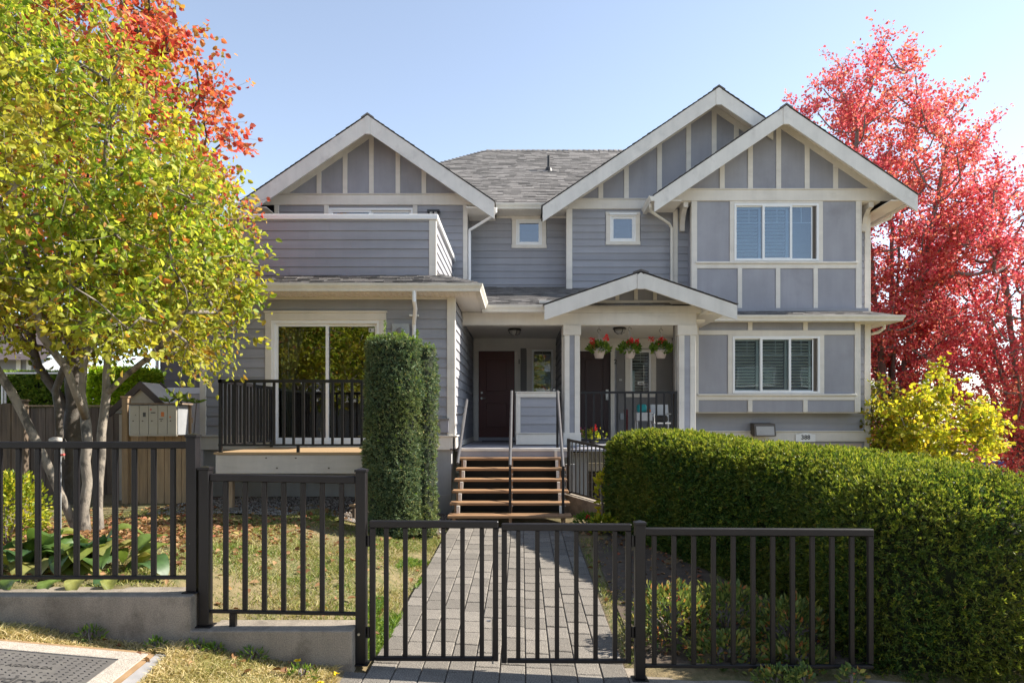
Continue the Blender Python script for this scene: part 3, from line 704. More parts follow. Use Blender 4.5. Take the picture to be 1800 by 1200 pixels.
MB().prism([(BX0-.5,YX+.005),(BX1+.5,YX+.005),(BX1+.5,YR+.2),(BX0-.5,YR+.2)], RBZ2-.02, RBZ2-.001, 'z').build('soffit', 'soffit', H)
part('soffit', 'soffit', rroof, RX1+.035, rax+rh-.15, YV+.055, 22, 7.03, 7.05); part('soffit', 'soffit', rroof, rax-rh+.01, RX0-.005, YV+.06, YR-.04, 7.03, 7.05)
# knee braces under the overhang
for xk in (X(1202,16.6), X(1524,16.6)):
    m = MB(); d = .055
    m.prism([(YR-.03,RBZ2-.02),(YR-.03,RBZ2-.62),(YR-.12,RBZ2-.62),(YR-.12,RBZ2-.45),(YR-.20,RBZ2-.28),(YR-.34,RBZ2-.16),(YR-.46,RBZ2-.14),(YR-.46,RBZ2-.02)], xk-d, xk+d, 'x').build('bracket', 'trim', H)
# right-hand eave: gutters along both slopes of the right gable
zz = raz-rs*rh-.06
gutter((rax-rh, YV-.03, zz), (rax-rh, YR-.01, zz), (-1,0,0), parent=rroof); gutter((rax+rh-.14, YV+.06, zz-.02), (rax+rh-.14, 22, zz-.02), (1,0,0), parent=rroof)
xx = rax-rh; zz = zz-.13
downspout([(xx-.06,YV+.15,zz),(xx-.06,YV+.18,zz-.08),(xx-.02,YV+.3,zz-.15),(RX0-.12,YR-.12,zz-.27),(RX0-.05,YR-.08,zz-.36),(RX0-.05,YR-.08,4.9)], rroof)
xx = rax+rh-.1
downspout([(xx+.0,YV+.9,zz),(xx-.02,YV+.95,zz-.10),(xx-.25,YR+.1,zz-.2),(RX1+.10,YR+.22,zz-.26),(RX1+.06,YR+.25,zz-.36),(RX1+.06,YR+.25,4.4)], rroof)
# skirt roof between the two boxes, wrapping the right corner
YG = 15.55; ZS = Z(553,YG); sx1 = X(1592,YG)-.125; SX0 = 4.0; YGb = YG+.125
sk = .30; m = MB(); zt_ = ZS+sk*(YX-YGb)
m.add([(SX0,YGb,ZS),(sx1,YGb,ZS),(BX1+.04,YX,zt_),(SX0,YX,zt_)], [(0,1,2,3)])
m.add([(sx1,YGb,ZS),(sx1,21,ZS),(RX1-.1,21,ZS+.2),(RX1-.1,YR-.02,ZS+.2),(BX1+.04,YX,zt_)], [(0,1,2,3,4)])
skirt = m.build('roof', 'shingle_edge', H)
sm = MB(); kk = 1/math.hypot(1,sk)
shingle_plane(sm, (SX0,YGb-.025,ZS), (1,0,0), (0,kk,sk*kk), .76, lambda v: (0, sx1-SX0-v*.55), seed=41)
shingle_plane(sm, (sx1+.02,YGb+.02,ZS), (0,1,0), (-.95,0,.3), .45, lambda v: (v*.9, 5.0), seed=42)
sm.build('shingles', 'shingle', skirt, kind='stuff')
gutter((SX0,YGb,ZS-.005), (sx1,YGb,ZS-.005), (0,-1,0), 0, 1, skirt); gutter((sx1,YGb,ZS-.005), (sx1,21,ZS-.005), (1,0,0), 1, 0, skirt)
MB().prism([(SX0,YGb+.005),(sx1-.005,YGb+.005),(sx1-.005,21),(LX1_-.01,21),(LX1_-.01,YRL-.04),(LB1-.01,YRL-.04),(LB1-.01,YXL-.036),(SX0,YXL-.036)], ZS-.125, ZS-.105, 'z').build('soffit', 'soffit', skirt)
downspout([(sx1-.02,16.2,ZS-.13),(sx1-.02,16.2,ZS-.22),(sx1-.10,16.3,ZS-.30),(LX1_+.08,YRL+.25,ZS-.34),(LX1_+.06,YRL+.27,ZS-.45),(LX1_+.06,YRL+.27,-.6)], skirt)
# ---------------- main roof (hip on the left)
EZ, EY, RY, ms = 7.25, 16.85, 21.5, .68
RZ = EZ+ms*(RY-EY); rx = -1.11; hip = RY-EY
m = MB(); EY2 = 17.35; EZ2 = EZ+ms*(EY2-EY)
m.add([(rx-hip,EY,EZ),(bx0-.03,EY,EZ),(bx0-.03,EY2,EZ2),(6.3,EY2,EZ2),(6.3,RY,RZ),(rx,RY,RZ),(rx-hip,RY+hip,EZ),(6.3,RY+hip,EZ)], [(0,1,2,3,4,5),(0,5,6),(5,4,7,6)])
m.add([(rx-hip,EY,EZ-.1),(bx0-.03,EY,EZ-.1),(bx0-.03,EY,EZ),(rx-hip,EY,EZ)], [(0,1,2,3)])
mroof = m.build('roof', 'shingle_edge', H)
sm = MB(); kk = 1/math.hypot(1,ms); L = hip/kk
shingle_plane(sm, (rx-hip,EY-.02,EZ), (1,0,0), (0,kk,ms*kk), L, lambda v: (v*kk, (6.3 if v*kk > .5 else bx0-.03)-rx+hip), seed=51)
shingle_plane(sm, (rx-hip-.02,RY+hip,EZ), (0,-1,0), (kk,0,ms*kk), L, lambda v: (v*kk, 2*hip-v*kk), seed=52)
ridge_caps(sm, (rx,RY,RZ+.012), (6.2,RY,RZ+.012), drop=ms); ridge_caps(sm, (rx-hip,EY,EZ+.01), (rx,RY,RZ+.01), drop=ms*.6, w=.12)
sm.build('shingles', 'shingle', mroof, kind='stuff')
gutter((UX1+.02,EY,EZ-.01), (bx0-.02,EY,EZ-.01), (0,-1,0), parent=mroof)
part('soffit', 'soffit', mroof, UX1, bx0-.04, EY+.002, YA-.003, EZ-.135, EZ-.115)
for i in range(28):
    x = UX1+.05+i*.088
    if x < bx0-.08: part('soffit_rib', 'soffit', mroof, x, x+.05, EY+.01, YA-.04, EZ-.147, EZ-.136)
# plumbing vent
vy = 19.49; vz = EZ+ms*(vy-EY); vx = .77
vp = MB().tube([(vx,vy,vz-.1),(vx,vy,vz+.42)], .04, 10).build('vent_pipe', 'lamp_dark', mroof)
MB().lathe([(.11,-.06),(.09,.05),(.05,.10)], (vx,vy-.02,vz), 12).build('vent_collar', 'lamp_dark', mroof); part('flashing', 'dark_siding', mroof, vx-.25, vx+.22, vy-.20, vy-.16, vz-.10, vz-.085)
# gutters and downspout of the upper left gable
zz = az-sl*half-.03
gutter((X(646,16.2)-half, 16.16, Z(351,16.2)-.06), (X(646,16.2)-half, 22, Z(351,16.2)-.06), (-1,0,0), parent=uroof)
ex = X(868.8,16.2); ez = Z(351,16.2)-.16
downspout([(ex+.03,16.28,ez),(ex+.03,16.3,ez-.10),(ex-.05,16.4,ez-.17),(ex-.42,16.7,ez-.30),(UX1+.05,YU-.02,ez-.40),(UX1+.05,YU-.01,ez-.52),(UX1+.05,YU-.01,5.3)], uroof, mat='vinyl')
# a patch of soffit under that eave
part('soffit', 'soffit', uroof, UX1+.005, ex-.01, 16.26, EY+.5, Z(351,16.2)-.17, Z(351,16.2)-.15); part('soffit', 'soffit', uroof, X(646,16.2)-half+.02, UX0-.005, 16.26, EY+.5, Z(351,16.2)-.17, Z(351,16.2)-.15)

# ---------------- low roof of the bay and the porch
GX, GY, GZ = -.795, 11.725, 4.25          # eave corner of the bay roof (behind its gutter)
fsl, ssl = .30, .6
def zfront(y): return GZ+fsl*(y-GY)
m = MB()
hy = 14.2; hx = GX-(hy-GY)*fsl/ssl
m.add([(-6.3,GY,GZ),(GX,GY,GZ),(hx,hy,zfront(hy)),(hx,16.8,zfront(hy)),(-6.3,16.8,zfront(hy)+.02),(-6.3,hy,zfront(hy))], [(0,1,2,5),(5,2,3,4)])
m.add([(GX,GY,GZ),(GX,16.8,GZ),(hx,16.8,zfront(hy)),(hx,hy,zfront(hy))], [(0,1,2,3)])
lroof = m.build('roof', 'shingle_edge', H)
sm = MB(); kk = 1/math.hypot(1,fsl)
shingle_plane(sm, (-6.3,GY-.03,GZ), (1,0,0), (0,kk,fsl*kk), (hy-GY)/kk, lambda v: (0, GX+6.3-v*kk*fsl/ssl), seed=61)
ks = 1/math.hypot(1,ssl)
shingle_plane(sm, (GX+.03,GY,GZ), (0,1,0), (-ks,0,ssl*ks), (GX-hx)/ks, lambda v: (v*ks*ssl/fsl, 5.0), seed=62)
ridge_caps(sm, (GX+.02,GY-.02,GZ+.012), (hx,hy,zfront(hy)+.012), w=.11, drop=.4)
sm.build('shingles', 'shingle', lroof, kind='stuff')
PY, PZ = 13.62, 4.20                        # porch eave
m = MB(); ps = .292
m.add([(GX-.9,PY,PZ),(3.4,PY,PZ),(3.4,YA,PZ+ps*(YA-PY)),(GX-.9,YA,PZ+ps*(YA-PY))], [(0,1,2,3)])
proof = m.build('roof', 'shingle_edge', H)
sm = MB(); kk = 1/math.hypot(1,ps)
shingle_plane(sm, (GX-.6,PY-.03,PZ), (1,0,0), (0,kk,ps*kk), (YA-PY)/kk, lambda v: (0, 4.4), seed=71)
sm.build('shingles', 'shingle', proof, kind='stuff')
gutter((-6.3,GY,GZ-.005), (GX,GY,GZ-.005), (0,-1,0), 0, 1, lroof); gutter((GX,GY,GZ-.005), (GX,PY-.135,GZ-.005), (1,0,0), 1, 0, lroof)
gutter((GX+.01,PY,PZ-.005), (.9,PY,PZ-.005), (0,-1,0), parent=proof)
MB().prism([(-6.3,GY+.005),(GX-.005,GY+.005),(GX-.005,PY+.3),(LX1+.002,PY+.3),(LX1+.002,YB-.002),(-6.3,YB-.002)], 4.12, 4.145, 'z').build('soffit', 'soffit', lroof)
for i in range(60):
    x = -6.2+i*.09
    if x < GX-.1: part('soffit_rib', 'soffit', lroof, x, x+.055, GY+.01, YB-.045, 4.108, 4.119)
downspout([(X(727,11.6),GY-.06,GZ-.13),(X(727,11.6),GY-.06,GZ-.30),(X(730,11.8),GY+.08,GZ-.40),(X(729,YB),YB-.09,GZ-.62),(X(729,YB),YB-.065,GZ-.70),(X(729,YB),YB-.065,.4)], lroof, mat='vinyl')
sb = part('downspout_strap', 'vinyl', lroof, X(722,YB)-.01, X(737,YB)+.0, YB-.105, YB-.03, Z(557,YB), Z(554,YB))

# ---------------- balcony parapet over the bay
YP = 13.3; px0, px1 = -5.70, X(764,YP); pz0, pz1 = 4.62, Z(387,YP); pzt = Z(378,YP)
fr = front(YP); pw = wall(fr, px0, px1, pz0-.2, pz1, th=.12)
pw.name = 'balcony_parapet'
siding(pw, fr, px0, px1-.105, 4.725, pz1, ex=.176)
board(pw, fr, px1-.105, px1, 4.66, pz1, .034, name='corner_board')
frp = facing_right(px1); ps_ = wall(frp, YP+.002, YU-.005, 4.5, pz1, th=.12); ps_.name = 'balcony_parapet'
siding(ps_, frp, YP+.10, YU-.01, 4.72, pz1, ex=.176); board(ps_, frp, YP-.034, YP+.095, 4.6, pz1, .034, name='corner_board')
part('parapet_cap', 'vinyl', pw, px0, px1+.07, YP-.065, YP+.15, pz1+.001, pzt, c=.008); part('parapet_cap', 'vinyl', ps_, px1-.15, px1+.068, YP+.151, YU-.005, pz1+.001, pzt-.002, c=.008)

# ---------------- porch: gable, beam, columns, back walls, ceiling
YD = 17.0; DK = 1.41; CE = 3.97
pgx = X(1126.5,13.3); pgz = Z(474,13.3); pgh = X(1296,13.3)-pgx; pgs = (pgz-Z(532,13.3))/pgh
PBZ = Z(527.5,13.9)
YBm = 13.9
pg, pgw = gable(pgx, pgz, pgh, pgs, 13.3, 16.2, YBm, PBZ, .29, [X(p,YBm) for p in (1085,1117.5,1151)], .075, shingle_seed=81, frieze=False)
for o_ in list(pgw.children):
    if o_.name.startswith('panel'): o_.data.materials[0] = MATS['panel']
C1 = (X(991,YBm), X(1020,YBm)); C2 = (X(1192,YBm), X(1224,YBm))
zb0, zb1 = Z(571,YBm), Z(549.5,YBm)
beam = part('porch_beam', 'trim', H, LX1+.01, C2[1]+.0, YBm-.0, YBm+.22, zb0, zb1-.003, c=.004)
part('fascia', 'trim', beam, C1[0]-.5, C2[1]+.4, YBm-.005, YBm+.20, zb1, PBZ-.001, c=.003)
part('fascia', 'trim', beam, LX1+.01, C1[0]-.505, YBm+.001, YBm+.20, zb1, PZ-.11, c=.003)
part('soffit', 'soffit', H, GX, .95, PY+.005, YBm-.006, 4.085, 4.10)
cl = MB().box(LX1+.002, 3.798, YBm+.22, YD, CE, CE+.03).build('porch_ceiling', 'soffit', H)
for i in range(30):
    y = YBm+.25+i*.1
    part('ceiling_board', 'soffit', cl, LX1+.004, 3.796, y, y+.09, CE-.012, CE-.001)
x_a, x_b = C2[1]+.01-pgx, pgh-.02
MB().prism([(pgx+x_a,pgz-.112-pgs*x_a),(pgx+x_b,pgz-.112-pgs*x_b),(pgx+x_b,pgz-.130-pgs*x_b),(pgx+x_a,pgz-.130-pgs*x_a)], YBm+.005, 16.2).build('soffit', 'soffit', pg)
part('brace', 'barge', H, pgx+pgh-.55, pgx+pgh-.47, 13.36, 14.1, zb1-.02, zb1+.06)
def column(x0, x1):
    f = front(YBm); w = x1-x0; d = .30
    c = MB().box(x0+.025, x1-.025, YBm+.012, YBm+d, DK, zb0-.001).build('porch_column', 'dark_siding', H)
    zc = Z(589,YBm); zb_ = Z(760,YBm)
    t = w*.30
    part('trim_board', 'trim', c, x0+.015, x0+.015+t, YBm-.012, YBm+.05, zb_, zc, c=.004); part('trim_board', 'trim', c, x1-.015-t, x1-.015, YBm-.012, YBm+.05, zb_, zc, c=.004)
    part('inlay', 'siding', c, x0+.016+t, x1-.016-t, YBm+.0, YBm+.03, zb_, zc)
    for xa in (x0, x1-.035):
        part('trim_board', 'trim', c, xa+.001, xa+.034, YBm+.052, YBm+.14, zb_, zc); part('trim_board', 'trim', c, xa+.001, xa+.034, YBm+.22, YBm+d+.01, zb_, zc)
    part('capital', 'trim', c, x0-.012, x1+.012, YBm-.03, YBm+d+.03, zc, zb0-.002, c=.004)
    part('column_base', 'trim', c, x0-.012, x1+.012, YBm-.03, YBm+d+.03, DK, zb_, c=.004)
    return c
column(*C1); column(*C2)
# back wall of the porch
fr = front(YD)
d1 = (X(841.5,YD), X(904.5,YD), 1.50, Z(617,YD)); d2 = (X(1015,YD), X(1073,YD), 1.50, Z(617,YD))
w1 = (X(935,YD), X(972,YD), 2.0, Z(614.5,YD)); w2 = (X(1108,YD), X(1144,YD), Z(692,YD), Z(616,YD))
PX1 = 3.80
bw_ = wall(fr, LX1, PX1, 1.2, CE+.05, [d1,d2,w1,w2])
fz = Z(612,YD)
board(bw_, fr, LX1+.02, PX1-.02, fz, CE-.013, .022, name='frieze_board')
def doorset(d, mat, num, numx, hx):
    x0, x1, z0, z1 = d
    dr = part('door', mat, H, x0, x1, YD+.035, YD+.08, z0, z1)
    W_ = x1-x0
    for (za, zb_) in ((z0+.18, z0+.92), (z0+1.08, z1-.14)):
        ring(MB(), x0+.12, x1-.12, za, zb_, .035, YD+.022, YD+.036).build('door_moulding', mat, dr)
        part('door_panel', mat, dr, x0+.19, x1-.19, YD+.026, YD+.036, za+.07, zb_-.07, c=.008)
    fx0, fx1 = x0-.10, x1+.10
    for a, b_ in ((fx0, x0-.002), (x1+.002, fx1)): part('door_frame', 'trim', dr, a, b_, YD-.04, YD+.05, DK+.001, z1, c=.004)
    part('door_frame', 'trim', dr, fx0-.01, fx1+.01, YD-.045, YD+.05, z1+.001, fz-.001 if fz > z1+.02 else z1+.06, c=.004)
    part('threshold', 'panel', dr, x0-.001, x1+.001, YD-.06, YD+.08, DK+.001, z0-.003)
    hz = z0+.97
    MB().tube([(hx,YD+.03,hz),(hx,YD-.03,hz)], .028, 12).build('handle_rose', 'steel', dr); MB().tube([(hx,YD-.025,hz),(hx+.10,YD-.03,hz-.005)], .011, 8).build('handle', 'steel', dr)
    MB().tube([(hx,YD+.03,hz+.14),(hx,YD+.005,hz+.14)], .026, 12).build('deadbolt', 'steel', dr)
    me = text_mesh(num, .16, .004, font_bold=.003); me.materials.append(MATS['number_dark'])
    place(me, 'door_number', (numx, YD-.047, Z(636,YD)), dr, (R(90),0,0))
    return dr
dA = doorset(d1, 'door_red', '1', X(912.5,YD), d1[0]+.075)
dB = doorset(d2, 'door_dark', '2', X(1081.5,YD), d2[1]-.085)
part('keypad', 'steel', dB, d2[1]-.12, d2[1]-.045, YD-.0, YD+.034, Z(703,YD), Z(684,YD), c=.006)
for w_ in (w1, w2):
    wn = ring(MB(), *w_, .045, YD-.02, YD+.06).build('window', 'vinyl', H)
    part('pane', 'glass', wn, w_[0]+.046, w_[1]-.046, YD+.01, YD+.014, w_[2]+.046, w_[3]-.046)
    mz = w_[3]-.33; part('muntin', 'vinyl', wn, w_[0]+.046, w_[1]-.046, YD+.016, YD+.022, mz-.006, mz+.006); part('muntin', 'vinyl', wn, (w_[0]+w_[1])/2-.006, (w_[0]+w_[1])/2+.006, YD+.016, YD+.022, mz+.006, w_[3]-.046)
    frame_trim(wn, fr, w_[0], w_[1], w_[2], w_[3]-.0, .13, head=.03, d=.03)
    if w_ is w2:
        me = None
        for i in range(13):
            if me is None: me = MB().box(w_[0]+.06, w_[1]-.06, -.03, .03, -.004, .004).mesh('shutter_slat', 'shutter')
            place(me, 'shutter_slat', (0, YD+.10, w_[2]+.10+i*.075), wn, (R(-20),0,0))
        part('notice', 'white_paint', wn, X(1121,YD), X(1132,YD), YD+.004, YD+.008, Z(676,YD), Z(670,YD)); part('notice_print', 'sticker_dark', wn, X(1123,YD), X(1130,YD), YD+.001, YD+.003, Z(674.5,YD), Z(672.5,YD))
        part('curtain', 'blue_blind', wn, w_[0]+.05, w_[0]+.12, YD+.03, YD+.06, w_[2]+.05, w_[3]-.5)
    else:
        for i in range(5):
            part('blind', 'blue_blind', wn, w_[0]+.05, w_[0]+.33, YD+.10, YD+.11, w_[3]-.42-i*.22, w_[3]-.30-i*.22)
room(LX1+.3, PX1-.1, YD+.165, YD+2.4, 1.4, 3.9)
xp0, xp1 = X(915,YD), X(927,YD)
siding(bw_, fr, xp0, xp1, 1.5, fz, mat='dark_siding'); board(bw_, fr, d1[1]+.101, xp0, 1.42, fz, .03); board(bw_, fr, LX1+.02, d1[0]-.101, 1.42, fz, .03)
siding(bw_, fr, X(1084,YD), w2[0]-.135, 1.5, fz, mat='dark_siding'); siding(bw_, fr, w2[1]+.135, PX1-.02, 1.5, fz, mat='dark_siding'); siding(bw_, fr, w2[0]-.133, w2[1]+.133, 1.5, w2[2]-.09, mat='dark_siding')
part('doorbell', 'white_plastic', bw_, X(1088,YD), X(1093,YD), YD-.04, YD-.02, Z(669,YD), Z(666,YD)); part('outlet_cover', 'mailbox_side', bw_, X(1090,YD), X(1096,YD), YD-.05, YD-.02, Z(737,YD), Z(726,YD))
# party wall between the two entrances
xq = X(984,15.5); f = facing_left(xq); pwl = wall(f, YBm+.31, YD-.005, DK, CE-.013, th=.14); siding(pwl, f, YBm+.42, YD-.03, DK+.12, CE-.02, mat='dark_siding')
f2 = facing_right(xq+.14); pwr = part('wall', 'siding', H, xq+.141, xq+.15, YBm+.31, YD-.005, DK, CE-.013)
board(pwl, f, YBm+.305, YBm+.415, DK, CE-.02, .03, name='corner_board')
# porch lights
for lx_, ly_ in ((X(904.5,15.2), 15.2), (X(1089,15.0), 15.0)):
    l_ = MB().lathe([(.13,0),(.15,-.03),(.15,-.045)], (lx_,ly_,CE-.012), 16).build('ceiling_lamp', 'lamp_dark', H); MB().lathe([(.135,-.046),(.115,-.10),(.06,-.14),(.01,-.15)], (lx_,ly_,CE-.012), 16).build('lamp_bowl', 'lamp_glass', l_, True)
    for k in range(4):
        a = k*math.pi/2+.4; MB().tube([(lx_+.14*math.cos(a),ly_+.14*math.sin(a),CE-.055),(lx_+.12*math.cos(a),ly_+.12*math.sin(a),CE-.115),(lx_+.05*math.cos(a),ly_+.05*math.sin(a),CE-.158)], .010, 6).build('lamp_strap', 'lamp_dark', l_)
# flood light and the panel siding by it
fx0, fx1 = X(1324,16.05), X(1361,16.05)
fl = MB().prism([(16.25,Z(743,16)),(15.99,Z(745,16)),(15.92,Z(766,16)),(16.08,Z(767,16)),(16.25,Z(762,16))], fx0, fx1, 'x').build('flood_light', 'bronze', H)
MB().add([(fx0+.04,15.968,Z(749,16)),(fx1-.04,15.968,Z(749,16)),(fx1-.04,15.918,Z(764.5,16)),(fx0+.04,15.918,Z(764.5,16))],[(0,1,2,3)]).build('lamp_lens', 'lamp_glass', fl)

# ---------------- porch deck, half wall, stair, rails
YE = 12.5; sx0, sx1_ = -1.14, .76
deck = MB().box(LX1+.002, PX1, YE+.02, YD, DK-.06, DK-.021).build('porch_deck', 'panel', H)
for i in range(30):
    y = YE+i*.15
    if y < YD-.14: part('deck_board', 'panel', deck, LX1+.055 if y > 12.0 else sx0, C1[0]-.02 if y < YBm-.05 else PX1-.003, y, y+.145, DK-.02, DK, c=.003)
part('nosing', 'trim', deck, LX1+.06, C1[0]-.03, YE-.035, YE-.001, DK-.055, DK-.002, c=.004)
for a, b_ in ((LX1+.06, -.20), (-.19, C1[0]-.03)): part('riser', 'panel', deck, a, b_, YE-.02, YE+.018, DK-.175, DK-.057)
# deck edge, right part (in front of the second entrance)
part('deck_fascia', 'foundation', deck, C1[0]-.02, PX1, YBm-.10, YBm-.0, DK-.35, DK-.022)
part('foundation', 'foundation', H, C1[0]-.1, C1[1]+.05, YE+.4, YBm-.12, -.3, DK-.10)
# half wall
hx0, hx1 = X(907,13.75), X(983,13.75); hz1 = Z(690,13.75); fr = front(13.75)
hw = MB().box(hx0+.003, hx1-.003, 13.755, 13.9, DK+.03, hz1-.003).build('half_wall', 'siding', H)
board(hw, fr, hx0, hx0+.09, DK+.26, hz1-.09, .03); board(hw, fr, hx0, hx1, hz1-.09, hz1, .034); board(hw, fr, hx0, hx1, DK+.02, DK+.235, .03); board(hw, fr, hx0-.01, hx1+.01, DK+.236, DK+.258, .05)
siding(hw, fr, hx0+.092, hx1, DK+.26, hz1-.092); part('cap', 'trim', hw, hx0-.015, hx1+.015, 13.70, 13.92, hz1+.001, hz1+.022)
# stair
stair = MB()
for xs in (sx0+.06, -.20, sx1_-.12):
    n6 = 6
    pts = [(YE+.02,DK-.18)]
    for i in range(n6): pts += [(YE-.31*i-.0, DK-.185-.163*i), (YE-.31*(i+1)+.03, DK-.185-.163*i)]
    pts += [(YE-.31*n6+.03, .2), (YE-.31*n6+.3, .2), (YE+.02, DK-.55)]
    stair.prism(pts, xs, xs+.045, 'x')
stair = stair.build('stair', 'tread_wood', H)
TR = []
for i in range(6):
    zt = DK-.163*(i+1); y1 = YE-.31*i+.0; y0 = y1-.315; e = .012*i
    for (ya, yb_) in ((y0, y0+.155), (y0+.162, y1-.005)):
        TR.append(part('tread', 'tread_wood', stair, sx0-.0-e*.3, sx1_+e*.4, ya, yb_, zt-.045, zt, c=.006))
    if i: part('stair_block', 'trim', stair, sx0+.10, sx0+.15, y1-.06, y1-.01, zt+.001, zt+.117); 
    part('stair_block', 'trim', stair, sx1_-.16, sx1_-.11, y1-.06, y1-.01, zt+.001, zt+.117)
part('stair_back', 'lamp_dark', stair, sx0, sx1_, YE+.03, YE+.05, .1, DK-.19)
def handrail(x, y0, z0, y1, z1, post=True):
    h = MB().tube([(x,y0,z0),(x,y1,z1)], .026, 10).build('handrail', 'rail_grey', H)
    if post:
        part('post', 'rail_black', h, x-.02, x+.02, y0+.02, y0+.06, .43, z0+.02); part('post', 'rail_black', h, x-.022, x+.022, y1-.03, y1+.014, DK+.001, z1+.03)
        for k in range(7):
            MB().tube([(x+.03,y0+.035,.55+k*.1),(x+.045,y0+.035,.55+k*.1)], .008, 6).build('bolt', 'steel', h)
    else:
        for t in (.25,.8):
            y = y0+(y1-y0)*t; z = z0+(z1-z0)*t
            MB().tube([(x,y,z),(x-.06,y,z-.06),(LX1+.02,y,z-.06)], .012, 6).build('bracket', 'rail_black', h)
    return h
handrail(-.185, 10.86, 1.19, 12.62, 2.46); handrail(.66, 10.86, 1.17, 12.62, 2.46); handrail(-1.03, 10.95, 1.22, 12.85, 2.30, post=False)
# railing builder: posts, top rail, bottom rail, one object for each baluster
def railing(A, B, z0, zbot, ztop, parent=None, mat='rail_black', sp=.125, bwid=.02, posts=(0,1), name='railing', rh=.045, rw=.045, pw=.05, zb=None, inset=.1):
    A, B = Vector((*A,0)), Vector((*B,0)); d = (B-A); L = d.length; d.normalize(); nrm = Vector((-d.y,d.x,0))
    rotz = math.atan2(d.y, d.x); dz = (zb or (0,0))
    def bar(nm, t0, t1, w, h0, h1, par):
        m = MB(); a, b_ = A+d*t0, A+d*t1
        P = [tuple(p+nrm*s*w/2+Vector((0,0,h+(dz[0]+(dz[1]-dz[0])*t/L)))) for h in (h0,h1) for (p,t,s) in ((a,t0,-1),(b_,t1,-1),(b_,t1,1),(a,t0,1))]
        m.add(P, [(3,2,1,0),(4,5,6,7),(0,1,5,4),(1,2,6,5),(2,3,7,6),(3,0,4,7)]); return m.build(nm, mat, par)
    r = bar(name, 0, L, rw, ztop-rh, ztop, parent or H)
    bar('bottom_rail', .0, L, .03, zbot, zbot+.03, r)
    for t in posts: bar('post', t*L-pw/2, t*L+pw/2, pw, z0, ztop+.004, r)
    n = max(1, int(round((L-2*inset)/sp)))
    me = None
    for i in range(n+1):
        t = inset+(L-2*inset)*i/n; p = A+d*t; zz = dz[0]+(dz[1]-dz[0])*t/L
        if me is None: me = MB().box(-bwid/2, bwid/2, -bwid/2, bwid/2, zbot+.031, ztop-rh-.001).mesh('baluster', mat)
        place(me, 'baluster', (p.x, p.y, zz), r, (0,0,rotz))
    return r
railing((C1[1]+.02, YBm+.02), (C2[0]-.02, YBm+.02), DK, DK+.09, Z(687.5,YBm), posts=(.985,), sp=.158, bwid=.034)
part('downpipe', 'bronze', H, C2[0]-.075, C2[0]-.045, YBm+.10, YBm+.13, DK, zb0)
# left deck in front of the sliding door
dkz = 1.445; lx0, lx1 = X(379,10.0), -1.78; 
ldeck = MB().box(lx0+.03, lx1-.02, 10.05, 12.12, dkz-.16, dkz-.034).build('deck', 'fascia_wood', H)
for i in range(15):
    part('deck_board', 'deck_wood', ldeck, lx0-.02, lx1, 9.975+i*.143, 9.975+i*.143+.137, dkz-.033, dkz, c=.004)
part('fascia', 'fascia_wood', ldeck, lx0, lx1, 10.0, 10.045, dkz-.31, dkz-.036, c=.003)
part('fascia', 'fascia_wood', ldeck, lx0-.005, lx0+.028, 10.047, 12.1, dkz-.31, dkz-.036)
for fx in (487, 578, 468, 520): part('bolt', 'bronze', ldeck, X(fx,10)-.012, X(fx,10)+.012, 9.992, 9.9995, dkz-(.09 if fx in (468,520) else .24), dkz-(.075 if fx in (468,520) else .22))
railing((lx0+.03, 10.03), (lx1-.04, 10.03), dkz, dkz+.09, Z(667,10.03), sp=.142, posts=(.012,.985), parent=ldeck, bwid=.034, pw=.045)
railing((lx0+.05, 10.12), (lx0+.05, 12.12), dkz, dkz+.09, Z(667,10.03)-.002, sp=.142, posts=(.985,), parent=ldeck, bwid=.034, pw=.045)
part('rail_foot', 'rail_black', ldeck, X(523,10)-.02, X(523,10)+.02, 10.01, 10.05, dkz, dkz+.09)
for xx_, yy_ in ((X(403,10.3), 10.35), (X(625,10.5), 10.7)):
    MB().lathe([(.09,-.3),(.09,.34),(.08,.35)], (xx_+.03,yy_,.25), 14).build('pier', 'concrete', ldeck); part('post', 'tan_wood', ldeck, xx_-.045, xx_+.045, yy_-.045, yy_+.045, .60, dkz-.17)
# ================================================================== ground, path, street
def ss(a, b, x): t = np.clip((x-a)/(b-a), 0, 1); return t*t*(3-2*t)
def h_front(x):
    x = np.asarray(x, float)
    return np.where(x < -1.25, .075+.132*np.minimum(-1.25-x, 5), np.where(x < .85, .075-.105*(x+1.25)/2.1, -.03-.02*np.clip(x-.85, 0, 6)))-2.3*ss(9, 30, x)
def h_path(x, y): 
    s = np.clip((np.asarray(y,float)-5)/5.9, 0, 1); return (.075-.105*(np.clip(x,-1.25,.85)+1.25)/2.1)*(1-s)+.25*s
def h_back(x, y):
    L = .26*ss(-1.12,-1.9,x)+.29*ss(-2.2,-3.1,x)
    return h_path(x,y)+L*(1-.45*ss(5.5,10,np.asarray(y,float)))-2.3*ss(9,30,x)
def ground_z(x, y):
    x = np.asarray(x,float); y = np.asarray(y,float)
    return np.where(y < 5.05, h_front(x), np.where(y > 5.2, h_back(x,y), h_front(x)+(h_back(x,y)-h_front(x))*(y-5.05)/.15))
xs = np.concatenate([[-900,-300,-120,-60,-30,-18,-13,-10],np.arange(-8.5,8.6,.16),[10,12,14,17,20,24,28,32,45,80,200,400,900]])
ys = np.concatenate([[-900,-300,-100,-50,-30,-20,-14,-10,-8,-6,-4,-2,0,1,2,3,3.6],np.arange(4,5.01,.2),[5.05,5.2],np.arange(5.35,13,.2),[14,16,19,23,28,35,50,90,200,400,900]])
gx_, gy_ = np.meshgrid(xs, ys); gz_ = ground_z(gx_, gy_)
near = (np.abs(gx_) < 9) & (gy_ > 3.5) & (gy_ < 11) & ((gx_ < -1.3)|(gx_ > .95))
